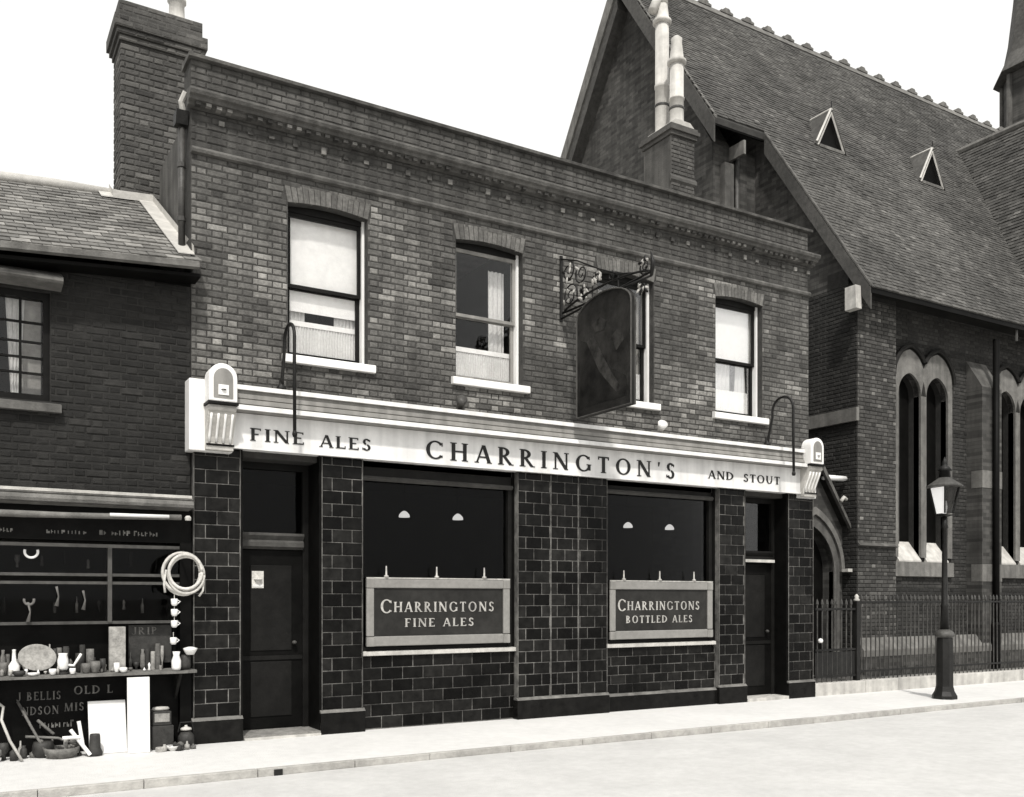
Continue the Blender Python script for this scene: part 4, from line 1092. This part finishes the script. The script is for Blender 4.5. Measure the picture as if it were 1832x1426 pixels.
# front wall with lancet openings
WY = 1.42
LANC = [(16.16, 16.86), (17.03, 17.74), (19.42, 20.12), (20.29, 21.0)]
LZ0, LSP = 2.42, 5.68
def lancet(a, b, grow=0.0, n=10):
    """pointed outline from the springing up, left to right"""
    w = b - a + 2 * grow; c0, c1 = a - grow, b + grow; rad = w * .62
    out = []
    th = math.acos((rad - w / 2) / rad)
    for i in range(n + 1):
        t = th * i / n; out.append((c0 + rad - rad * math.cos(t), LSP + rad * math.sin(t)))
    for i in range(n - 1, -1, -1):
        t = th * i / n; out.append((c1 - rad + rad * math.cos(t), LSP + rad * math.sin(t)))
    return out
mb = MB()
edges = [CX0]
for a, b in LANC: edges += [a, b]
edges += [CX1]
for i in range(0, len(edges), 2): mb.box(edges[i], edges[i + 1], WY, WY + .5, -.1, 7.9)
for a, b in LANC:
    mb.box(a, b, WY, WY + .5, -.1, LZ0)
    lp = lancet(a, b)
    mb.prism([(a, LSP)] + lp[1:-1] + [(b, LSP), (b, 7.9), (a, 7.9)], 'y', WY, WY + .5)
cw = mb.build('front_wall', 'mortar_dark', church)
def lh(z):
    out = []
    for (a, b) in ((16.02, 17.88), (19.28, 21.14)):
        if 2.0 < z < 6.0: out.append((a, b))
        elif 6.0 <= z < 6.5: out.append((a + .15, b - .15))
    return out
cbk = lay(CX0, 22.0, .0, 7.7, holes=[lh])
mb = MB()
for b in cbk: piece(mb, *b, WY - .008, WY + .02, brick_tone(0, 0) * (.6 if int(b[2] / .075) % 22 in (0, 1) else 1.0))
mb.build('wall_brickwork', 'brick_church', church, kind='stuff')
# stone window dressings
for g, (wa, wb) in enumerate(((0, 1), (2, 3))):
    (a0, b0), (a1, b1) = LANC[wa], LANC[wb]
    def headpoly(a, b, lo, hi):
        inner = lancet(a, b); outer = lancet(a, b, .14)
        outer = [(min(max(p[0], lo), hi), p[1] + .30) for p in outer]
        return inner, outer
    w = None
    mid = (b0 + a1) / 2
    for (a, b, lo, hi) in ((a0, b0, a0 - .14, mid), (a1, b1, mid, b1 + .14)):
        inner, outer = headpoly(a, b, lo, hi)
        mbh = MB()
        for i in range(len(inner) - 1):
            mbh.prism([inner[i], inner[i + 1], outer[i + 1], outer[i]], 'y', WY - .05, WY + .12)
        hd = mbh.build('window_head', 'stone_grey', church)
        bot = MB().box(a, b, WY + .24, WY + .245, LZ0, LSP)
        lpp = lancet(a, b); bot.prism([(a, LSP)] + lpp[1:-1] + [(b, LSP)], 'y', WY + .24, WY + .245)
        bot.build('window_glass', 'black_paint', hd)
        MB().tube([((a + b) / 2, WY + .22, LZ0), ((a + b) / 2, WY + .22, LSP + .5)], .02, 6).build('glazing_bar', 'iron_grey', hd)
        for s0, s1 in ((lo, a), (b, hi)):
            MB().box(s0, s1, WY - .048, WY + .12, LZ0 + .0, LSP + .26 if (s0 in (lo,) and lo != mid) or (s1 == hi and hi != mid) else LSP).build('jamb', 'stone_grey' if s1 - s0 > .1 else 'stone_grey', hd)
        MB().prism([(WY - .06, 2.36), (WY + .24, 2.75), (WY + .24, 2.3), (WY - .06, 2.3)], 'x', a, b).build('sloped_sill', 'stone_light', hd)
    MB().prism([(WY - .09, 2.04), (WY + .02, 2.02), (WY + .02, 2.33), (WY - .08, 2.33)], 'x', a0 - .14, b1 + .14).build('window_sill', 'stone_grey', church)
    # label mould over the pair, thickened and darkened to carry its shadow
    for (a, b, lo, hi) in ((a0, b0, a0 - .2, mid), (a1, b1, mid, b1 + .2)):
        pl = [(p[0], WY - .07, p[1] + .34) for p in lancet(a, b, .17) if lo <= p[0] <= hi]
        MB().tube(pl, .05, 6).build('hood_mould_shadow', 'wood_dark', church)
# corner pier, end wall, buttress
pr_ = MB().box(CX0, 15.86, 1.21, WY, -.1, 7.5).build('corner_pier', 'mortar_dark', church)
mb = MB()
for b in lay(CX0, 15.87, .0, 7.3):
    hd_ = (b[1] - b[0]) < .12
    piece(mb, *b, 1.2, 1.225, (1.6 * brick_tone(0, 0) * (1.8 if hd_ and random.random() < .35 else 1.0)) * (.55 if 2.25 < b[2] < 2.6 else 1))  # same brick as the front wall, sunlight put into its lighter tone
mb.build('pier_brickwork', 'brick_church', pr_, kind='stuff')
MB().prism([(1.14, 2.6), (1.2, 2.66), (1.2, 2.58)], 'x', CX0, 15.87).build('offset', 'stone_dark', pr_)
MB().prism([(1.02, .62), (1.2, .85), (1.2, .5), (1.02, .5)], 'x', CX0 - .05, 22).build('plinth_weathering', 'stone_grey', church)
MB().box(CX0 - .05, 22, 1.03, 1.19, -.1, .5).build('plinth', 'brick_far_x', church)
MB().box(CX0, CX0 + .5, WY + .51, U_Y + 9, -.1, 7.5).build('end_wall', 'brick_far_y', church)
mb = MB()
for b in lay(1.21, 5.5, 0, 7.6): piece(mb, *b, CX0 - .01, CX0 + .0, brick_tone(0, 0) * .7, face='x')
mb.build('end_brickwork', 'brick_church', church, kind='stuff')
MB().prism([(1.16, 4.95), (4.6, 4.95), (4.6, 5.2), (1.16, 5.2)], 'x', CX0 - .09, CX0 - .012).build('string_course', 'stone_grey', church)
# gable triangle of the wider part (its raking verge carries the roof)
MB().prism([(WY + .0, 7.5), (RGY, 7.5), (RGY, RGZ - .3), (WY + .0, cz(WY) - .25)], 'x', CX0 + .01, CX0 + .4).build('half_gable', 'brick_far_y', church)
MB().box(18.42, 19.10, 1.06, WY + .0, -.1, 6.0).build('buttress', 'brick_far_x', church)
MB().prism([(1.06, 6.0), (WY, 6.0), (WY, 6.6)], 'x', 18.42, 19.10).build('buttress_cap', 'stone_dark', church)
for z0 in (1.95, 3.9): MB().box(18.415, 19.105, 1.05, 1.3, z0, z0 + .36).build('stone_band', 'stone_grey', church)
MB().tube([(18.78, .98, 7.0), (18.78, .98, .2)], .065, 10).build('downpipe', 'black_paint', church, smooth=True)
MB().lathe([(.1, 0), (.1, .9), (.075, .95)], (18.78, .98, .15), 10).build('pipe_shoe', 'black_paint', church)
# narrower part of the nave, reaching further left
MB().box(U_X + .32, CX0 + .3, 3.85, 9.5, -.1, 11.0).build('chancel_wall', 'brick_far_x', church)
MB().prism([(3.85, 11.0), (9.51, 11.0), (RGY, RGZ - .35)], 'x', U_X + .30, U_X + .8).build('gable_wall', 'brick_far_y', church)
MB().box(U_X + .305, U_X + .318, 3.86, 9.5, 3.0, 11.0).build('gable_base', 'brick_far_y', church)
MB().box(13.75, 14.0, 3.70, 3.85, 7.0, 10.6).build('pilaster_strip', 'stone_dark', church)
MB().tube([(14.16, 3.78, 10.9), (14.16, 3.78, 7.0)], .05, 8).build('downpipe', 'iron_grey', church, smooth=True)
MB().box(14.0, 14.06, 3.42, 3.86, 10.72, 11.0).build('eave_bracket', 'stone_grey', church)
# roof slabs under the tiles
def slab(x0, x1, y0, y1, th=.12):
    vs = [(x, y, cz(y) - d) for x in (x0, x1) for y in (y0, y1) for d in (0, th)]
    return MB().add(vs, [(0, 4, 6, 2), (1, 3, 7, 5), (0, 1, 5, 4), (2, 6, 7, 3), (0, 2, 3, 1), (4, 5, 7, 6)])
rf = slab(14.645, CX1, CE_Y, RGY).build('roof', 'slate_base', church)
slab(U_X, 14.64, U_Y, RGY).build('chancel_roof', 'slate_base', church)
vs = [(x, y, RGZ - (y - RGY) * T - d) for x in (U_X, CX1) for y in (RGY, 13.0) for d in (0, .12)]
MB().add(vs, [(0, 2, 6, 4), (1, 5, 7, 3), (0, 1, 3, 2), (4, 6, 7, 5), (2, 3, 7, 6)]).build('rear_roof', 'slate_base', church)
mb = MB(); CA = math.atan(T); ca, sa = math.cos(CA), math.sin(CA)
L_ = (RGY - CE_Y) / ca; g = .105; nrow = int(L_ / g)
for r_ in range(nrow):
    s = r_ * g - .03; y0 = CE_Y + s * ca; z0 = CE_Z + s * sa
    x = (14.62 if y0 < U_Y else U_X - .02) + (.0825 if r_ % 2 else 0) - .0825
    while x < 29:
        lo = .03 + jit(.006); w = .16
        xa = max(x + .003, 14.62 if y0 < U_Y else U_X - .02)
        hi_ = .012; dl_ = .17
        j = jit(.004)
        p = lambda dx, dl, dn: (xa + dx if dx == 0 else x + w, y0 + (dl + j) * ca - dn * sa, z0 + (dl + j) * sa + dn * ca)
        if x + w - xa > .02:
            v = [p(0, 0, 0), p(1, 0, 0), p(1, 0, lo), p(0, 0, lo), p(1, dl_, hi_), p(0, dl_, hi_)]
            tn = random.uniform(.75, 1.15) * (1.45 if random.random() < .06 else 1) * (1 + .3 * noise.noise(Vector((x * .5, y0 * .7, 1.7))))
            mb.add(v, [(0, 1, 2, 3), (3, 2, 4, 5), (0, 3, 5), (1, 4, 2)], tn)
        x += .165
mb.build('roof_tiles', 'tile_roof', rf, kind='stuff')
# verges (raking boards), eaves board, gutter
def rake(x0, x1, y0, y1, d0, d1, sgn=1):
    f = (lambda y: cz(y)) if sgn > 0 else (lambda y: RGZ - (y - RGY) * T)
    vs = [(x, y, f(y) - d) for x in (x0, x1) for y in (y0, y1) for d in (d0, d1)]
    return MB().add(vs, [(0, 4, 6, 2), (1, 3, 7, 5), (0, 1, 5, 4), (2, 6, 7, 3), (0, 2, 3, 1), (4, 5, 7, 6)])
rake(14.60, 14.64, CE_Y, U_Y - .0, .02, .42).build('verge_board', 'timber', church)
rake(U_X - .045, U_X - .003, U_Y, RGY, .02, .5).build('verge_board', 'timber', church)
rake(U_X - .045, U_X - .003, RGY, 12.6, .02, .5, -1).build('verge_board', 'stone_grey', church)
rake(U_X + .0, U_X + .3, RGY, 12.6, .3, .9, -1).build('verge_soffit', 'timber', church)
rake(14.64, CX0 + .0, CE_Y + .3, U_Y, .14, .3).build('verge_soffit', 'wood_dark', church)
MB().box(14.65, CX1, CE_Y + .03, WY, CE_Z + .02, CE_Z + .06).build('eaves_soffit', 'wood_dark', church)
MB().box(14.62, CX1, CE_Y - .01, CE_Y + .03, CE_Z - .12, CE_Z + .0).build('eaves_board', 'black_paint', church)
MB().box(U_X, 14.63, U_Y + .01, U_Y + .05, cz(U_Y) - .15, cz(U_Y) - .03).build('eaves_board', 'black_paint', church)
rake(U_X - .02, U_X + .05, U_Y, RGY, -.05, .0).build('verge_tiles', 'stone_grey', church)
rake(14.60, 14.67, CE_Y, U_Y, -.05, .0).build('verge_tiles', 'stone_dark', church)
MB().prism([(.98, 6.98), (1.25, 6.98), (1.25, 7.42), (1.0, 7.42)], 'x', 14.44, 14.59).build('kneeler', 'stone_light', church, bevel=.01)
for xx in (19.3,): MB().tube([(xx, CE_Y + .06, CE_Z - .1), (xx, CE_Y + .06, CE_Z - .35)], .03, 8).build('gutter_drop', 'iron_grey', church)
# crested ridge
rd = MB().prism([(RGY - .16, RGZ - .16), (RGY, RGZ + .07), (RGY + .16, RGZ - .16)], 'x', U_X, 28.6).build('ridge', 'stone_grey', church)
cm_ = MB().prism([(-.2, 0), (.2, 0), (.2, .05), (.1, .07), (.11, .09), (.06, .13), (-.06, .13), (-.11, .09), (-.1, .07), (-.2, .05)], 'y', -.04, .04).mesh('ridge_crest', 'stone_grey', (0, 0, 0))
x = U_X + .5
while x < 28.3:
    place('ridge_crest', cm_, (x, RGY, RGZ + .05), rd); x += .72
# lucarnes
for nm, ax in (('lucarne', 16.80), ('lucarne', 20.35)):
    y0 = 3.62; zb = cz(y0); hw = .38; ht = .80; yb = y0 + ht / T
    lc = MB().add([(ax - hw, y0, zb), (ax + hw, y0, zb), (ax, y0, zb + ht), (ax, yb + .1, zb + ht)], [(0, 3, 2), (1, 2, 3)]).build('lucarne', 'slate_base', church)
    MB().prism([(ax - hw + .05, zb + .03), (ax + hw - .05, zb + .03), (ax, zb + ht - .1)], 'y', y0 + .02, y0 + .03).build('louvre', 'black_paint', lc)
    for p, q in (((ax - hw - .04, y0 - .04, zb), (ax, y0 - .04, zb + ht + .02)), ((ax + hw + .04, y0 - .04, zb), (ax, y0 - .04, zb + ht + .02))):
        MB().tube([p, q], .028, 4).build('barge_board', 'stone_light', lc)
    MB().box(ax - hw, ax + hw, y0 - .07, y0 + .03, zb - .03, zb + .035).build('sill', 'stone_grey', lc)
    vs = [(ax - hw - .1, y0 - .06, zb - .02), (ax, y0 - .06, zb + ht + .05), (ax, yb + .14, zb + ht + .05), (ax - hw - .1, y0 + .02, zb + .02)]
    MB().add([(p[0], p[1], p[2]) for p in vs] + [(p[0] - .02, p[1], p[2] + .03) for p in vs], [(0, 1, 2, 3), (7, 6, 5, 4), (0, 4, 5, 1), (1, 5, 6, 2), (2, 6, 7, 3), (3, 7, 4, 0)]).build('lucarne_roof', 'tile_roof', lc)
    MB().tube([(ax - hw - .1, y0 - .06, zb + .06), (ax - .02, y0 - .05, zb + ht + .09)], .03, 4).build('verge', 'lead', lc)
    vs = [(ax + hw + .1, y0 - .06, zb - .02), (ax, y0 - .06, zb + ht + .05), (ax, yb + .14, zb + ht + .05), (ax + hw + .1, y0 + .02, zb + .02)]
    MB().add([(p[0], p[1], p[2]) for p in vs] + [(p[0] + .02, p[1], p[2] + .03) for p in vs], [(3, 2, 1, 0), (4, 5, 6, 7), (1, 5, 4, 0), (2, 6, 5, 1), (3, 7, 6, 2), (0, 4, 7, 3)]).build('lucarne_roof', 'tile_roof', lc)
    MB().tube([(ax, y0 - .06, zb + ht + .09), (ax, yb + .0, zb + ht + .09)], .035, 6).build('lucarne_ridge', 'stone_light', lc)
    MB().tube([(ax, y0 - .05, zb + ht + .04), (ax, y0 - .05, zb + ht + .26)], [.02, .012], 6).build('finial', 'iron', lc)
# transept roof at the right
TXX, TYV, TZ = 23.61, 5.07, 13.7; TT = 2.1
mb = MB(); tt = MB()
XL = TXX - (TZ - 9.0) / TT; YL = CE_Y + (9.0 - CE_Z) / T
mb.add([(TXX, TYV + .3, TZ), (TXX, .4, TZ), (XL, .4, 9.0), (XL, YL, 9.0)], [(0, 3, 2, 1)])
mb.add([(TXX, TYV + .3, TZ), (TXX, .4, TZ), (2 * TXX - XL, .4, 9.0), (2 * TXX - XL, YL, 9.0)], [(0, 1, 2, 3)])
tr = mb.build('transept_roof', 'slate_base', church)
TA = math.atan(TT); cta, sta = math.cos(TA), math.sin(TA)
ln = (TZ - 9.0) / sta
for r_ in range(int(ln / .105)):
    s = r_ * .105; xx = XL + s * cta; zz = 9.0 + s * sta
    yv = CE_Y + (zz - CE_Z) / T
    y = .4 + (.08 if r_ % 2 else 0)
    while y < yv:
        lo = .035 + jit(.008)
        v = [(xx, y, zz), (xx, y + .16, zz), (xx - lo * sta, y + .16, zz + lo * cta), (xx - lo * sta, y, zz + lo * cta), (xx + .17 * cta - .012 * sta, y + .16, zz + .17 * sta), (xx + .17 * cta - .012 * sta, y, zz + .17 * sta)]
        tt.add(v, [(3, 2, 1, 0), (5, 4, 2, 3), (0, 5, 3), (1, 2, 4)], random.uniform(.6, 1.1) * (1.5 if random.random() < .06 else 1))
        y += .165
tt.build('transept_tiles', 'tile_roof', tr, kind='stuff')
MB().tube([(TXX, TYV + .1, TZ + .03), (TXX, .3, TZ + .03)], .1, 8).build('transept_ridge', 'stone_grey', tr)
MB().box(XL + .3, 2 * TXX - XL - .3, .8, 1.3, -.1, 9.0).build('transept_wall', 'brick_far_x', church)
MB().prism([(XL + .3, 9.0), (2 * TXX - XL - .3, 9.0), (TXX, TZ - .4)], 'y', .8, 1.3).build('transept_gable', 'brick_far_x', church)
MB().box(XL + .3, XL + .7, 1.31, 4.0, 7.0, 9.0).build('transept_flank', 'brick_far_y', church)
# turret rising behind the ridge
tb = MB().lathe([(1.15, 0), (1.15, 4.3)], (30.75, 6.9, 14.4), 8, R(22.5)).build('turret', 'brick_far_x', church)
MB().lathe([(1.2, 0), (1.45, .04), (1.42, .12), (1.12, .7), (1.0, 1.3), (.85, 2.6), (.6, 5.5), (.05, 9)], (30.75, 6.9, 18.68), 8, R(22.5)).build('spire', 'tile_roof', tb)
for k in range(8):
    a = R(45 * k + 22.5); px, py = 30.75 + 1.16 * math.cos(a), 6.9 + 1.16 * math.sin(a)
    MB().tube([(px, py, 14.4), (px, py, 18.65)], .1, 6).build('angle_shaft', 'stone_dark', tb)
for zz, aa in ((16.9, 235), (17.35, 245), (17.8, 255)):
    MB().box(30.75 + 1.12 * math.cos(R(aa)) - .12, 30.75 + 1.12 * math.cos(R(aa)) + .12, 6.9 + 1.12 * math.sin(R(aa)) - .1, 6.9 + 1.12 * math.sin(R(aa)) + .1, zz, zz + .2).build('quoin', 'stone_light', tb)

# porch between pub and church
PY = 1.55; ax, az = 13.98, 3.95
por = thing('porch', (13.9, PY, 0), 'gabled stone-arched porch in the gap between pub and church', 'porch')
oa, ob = ax - .62, ax + .50
def parch(a, b, grow, sp=2.1, n=10):
    c0, c1 = a - grow, b + grow; w = c1 - c0; rad = w * .82; th = math.acos((rad - w / 2) / rad); out = []
    for i in range(n + 1): t = th * i / n; out.append((c0 + rad - rad * math.cos(t), sp + rad * math.sin(t)))
    for i in range(n - 1, -1, -1): t = th * i / n; out.append((c1 - rad + rad * math.cos(t), sp + rad * math.sin(t)))
    return out
ar = parch(oa, ob, 0)
half = [(12.9, 0), (oa, 0)] + ar[:11] + [(ax, az), (12.9, 2.45)]
mb = MB()
for i in range(10): mb.prism([ar[i], ar[i + 1], (ar[i + 1][0], 4.0 - abs(ar[i + 1][0] - ax) * 1.4), (ar[i][0], 4.0 - abs(ar[i][0] - ax) * 1.4)], 'y', PY, PY + .3)
for i in range(10, 20): mb.prism([ar[i], ar[i + 1], (ar[i + 1][0], 4.0 - abs(ar[i + 1][0] - ax) * 1.4), (ar[i][0], 4.0 - abs(ar[i][0] - ax) * 1.4)], 'y', PY, PY + .3)
mb.prism([(13.0, -.1), (oa, -.1), (oa, 4.0 - (ax - oa) * 1.4), (13.0, 2.62)], 'y', PY, PY + .3)
mb.prism([(ob, -.1), (14.735, -.1), (14.735, 2.94), (ob, 4.0 - (ob - ax) * 1.4)], 'y', PY, PY + .3)
mb.build('front_wall', 'brick_far_x', por)
for k, (g0, g1, yy, m_) in enumerate(((.0, .14, PY - .03, 'stone_dark'), (.15, .24, PY - .08, 'stone_grey'))):
    i_, o_ = parch(oa, ob, g0), parch(oa, ob, g1); mb = MB()
    for i in range(len(i_) - 1): mb.prism([i_[i], i_[i + 1], o_[i + 1], o_[i]], 'y', yy, PY + .1)
    if k == 0: mb.box(oa - .14, oa, yy, PY + .1, 0, 2.1).box(ob, ob + .14, yy, PY + .1, 0, 2.1)
    mb.build('arch_ring', m_, por)
MB().box(oa, ob, PY + .25, PY + .29, 0, 3.3).build('door', 'black_paint', por)
MB().prism([(ax, 4.02), (14.72, 3.0), (14.72, 3.12), (ax, 4.14)], 'y', PY - .15, PY + .8).build('roof_slope', 'wood_dark', por)
MB().prism([(ax, 4.02), (13.0, 2.64), (13.0, 2.76), (ax, 4.14)], 'y', PY - .15, PY + .8).build('roof_slope', 'wood_dark', por)
MB().prism([(ax - .02, 3.98), (14.72, 2.92), (14.72, 3.0), (ax, 4.08)], 'y', PY - .22, PY - .155).build('barge_board', 'stone_dark', por)
MB().tube([(14.08, PY - .1, 3.87), (14.70, PY - .1, 3.88)], .05, 8).build('ridge_pipe', 'board_white', por, smooth=True)
MB().tube([(14.40, PY - .25, 3.42), (14.48, PY - .25, 3.5), (14.55, PY - .25, 3.46)], .035, 8).build('hook_lamp', 'stone_light', por, smooth=True)
MB().box(14.6, 14.72, PY - .25, PY - .1, 2.10, 2.16).build('lamp_bracket', 'stone_light', por)
MB().box(12.1, 14.7, .15, PY, -.1, .16).build('threshold', 'stone_dark', por)

# dwarf wall and railings
MB().box(12.1, 34, .2, 1.6, -.1, .12).build('forecourt', 'earth', kind='structure')
dw = thing('dwarf_wall', (16, .0, 0), 'low pale stone kerb wall under the church railings', 'wall')
x = 12.12
while x < 30:
    w = random.uniform(.75, 1.3)
    MB().box(x + .005, x + w - .005, -.09 + jit(.004), .16, -.02, .205 + jit(.004), 1).build('coping_stone', random.choice(['stone_light', 'stone_light', 'stone_grey', 'stone_light']), dw, bevel=.01)
    x += w
rl = thing('railings', (16, .04, .2), 'black iron spear-topped railings in front of the church', 'railings')
bm = MB()
bm.tube([(0, 0, 0), (0, 0, 1.36)], .0125, 6)
bm.lathe([(.0125, 1.36), (.024, 1.385), (.018, 1.43), (.002, 1.47)], (0, 0, 0), 6)
bar = bm.mesh('bar', 'iron_grey', (0, 0, 0))
x = 13.42
while x < 22:
    place('bar', bar, (x, .04, .2), rl, (jit(.008), jit(.008), 0)); x += .118
for z in (.34, 1.52): MB().box(13.36, 22, .02, .06, z, z + .03).build('rail', 'iron', rl)
gate = thing('iron_gate', (12.8, .04, .2), 'dark iron gate before the porch, beside the pub corner', 'gate')
x = 12.32
while x < 13.2:
    place('bar', bar, (x, .04, .12), gate); x += .118
for z in (.28, .72, 1.4): MB().box(12.26, 13.24, .02, .06, z, z + .035).build('rail', 'iron', gate)
MB().box(12.26, 13.24, .03, .05, .32, .70).build('kick_plate', 'iron', gate)
MB().lathe([(.0, 0), (.035, .01), (.045, .04), (.03, .07), (.0, .08)], (12.33, -.02, .86), 12).build('gate_knob', 'ceramic', gate, smooth=True)
gp = thing('gate_post', (13.3, .04, .2), 'stout dark iron gate post where the church railings begin', 'post')
MB().box(13.25, 13.34, -.0, .09, .2, 1.55).build('shaft', 'iron', gp, bevel=.006)
MB().lathe([(.04, 0), (.06, .02), (.03, .05), (.04, .08), (.01, .12)], (13.295, .045, 1.551), 10).build('finial', 'stone_light', gp, smooth=True)

# street lamp on the pavement
LX, LY = 13.63, -1.38
lamp = thing('street_lamp', (LX, LY, 0), 'black cast-iron gas lamp post at the kerb before the church', 'street lamp')
MB().lathe([(.19, .0), (.19, .05), (.15, .12), (.13, .2), (.125, .9), (.12, .97)], (LX, LY, .002), 8, R(22.5)).build('base', 'iron', lamp)
MB().lathe([(.125, 0), (.145, .02), (.15, .05), (.13, .09), (.07, .13)], (LX, LY, .975), 14).build('collar', 'iron_grey', lamp, smooth=True)
MB().lathe([(.07, 0), (.056, .35), (.066, .38), (.048, .42), (.036, 1.6), (.055, 1.63), (.04, 1.68), (.035, 1.8)], (LX, LY, 1.1), 14).build('shaft', 'iron', lamp, smooth=True)
lrot = R(-10)
def lp(r, k, z):
    a = lrot + R(45 + 90 * k); return (LX + r * math.cos(a), LY + r * math.sin(a), z)
LZb, LZt, rb, rt_ = 2.95, 3.36, .13, .215
lantern = MB().lathe([(.04, 0), (.12, .02), (.125, .035)], (LX, LY, 2.895), 4, lrot + R(45)).build('lantern_base', 'iron', lamp)
for k in range(4):
    MB().tube([lp(rb, k, LZb), lp(rt_, k, LZt)], .014, 5).build('lantern_bar', 'iron', lamp)
    q = [lp(rb - .01, k, LZb), lp(rb - .01, k + 1, LZb), lp(rt_ - .01, k + 1, LZt), lp(rt_ - .01, k, LZt)]
    mid = sum((Vector(p) for p in q), Vector()) / 4
    side = (mid - Vector((LX, LY, mid.z))).normalized()
    q2 = [Vector(p) - side * .004 for p in q]
    MB().add(q + q2, [(0, 1, 2, 3), (7, 6, 5, 4)]).build('lantern_pane', 'lantern_added_glow' if side.x < -.5 else 'glass_dark', lamp)  # left pane alone gets the painted reflection and glow
MB().lathe([(rt_ + .0, 0), (rt_ + .055, .01), (rt_ + .055, .03), (.17, .1), (.09, .16)], (LX, LY, LZt), 16, lrot).build('lantern_roof', 'iron_grey', lamp)
MB().lathe([(.09, 0), (.08, .1), (.115, .11), (.07, .17), (.035, .2), (.045, .23), (.028, .27), (.004, .33)], (LX, LY, LZt + .161), 12).build('lantern_finial', 'iron', lamp, smooth=True)
MB().lathe([(.03, 0), (.045, .1), (.03, .2)], (LX, LY, 2.95), 10).build('gas_mantle', 'lantern_added_glow', lamp, smooth=True)  # unlit mantle, shares the added glow
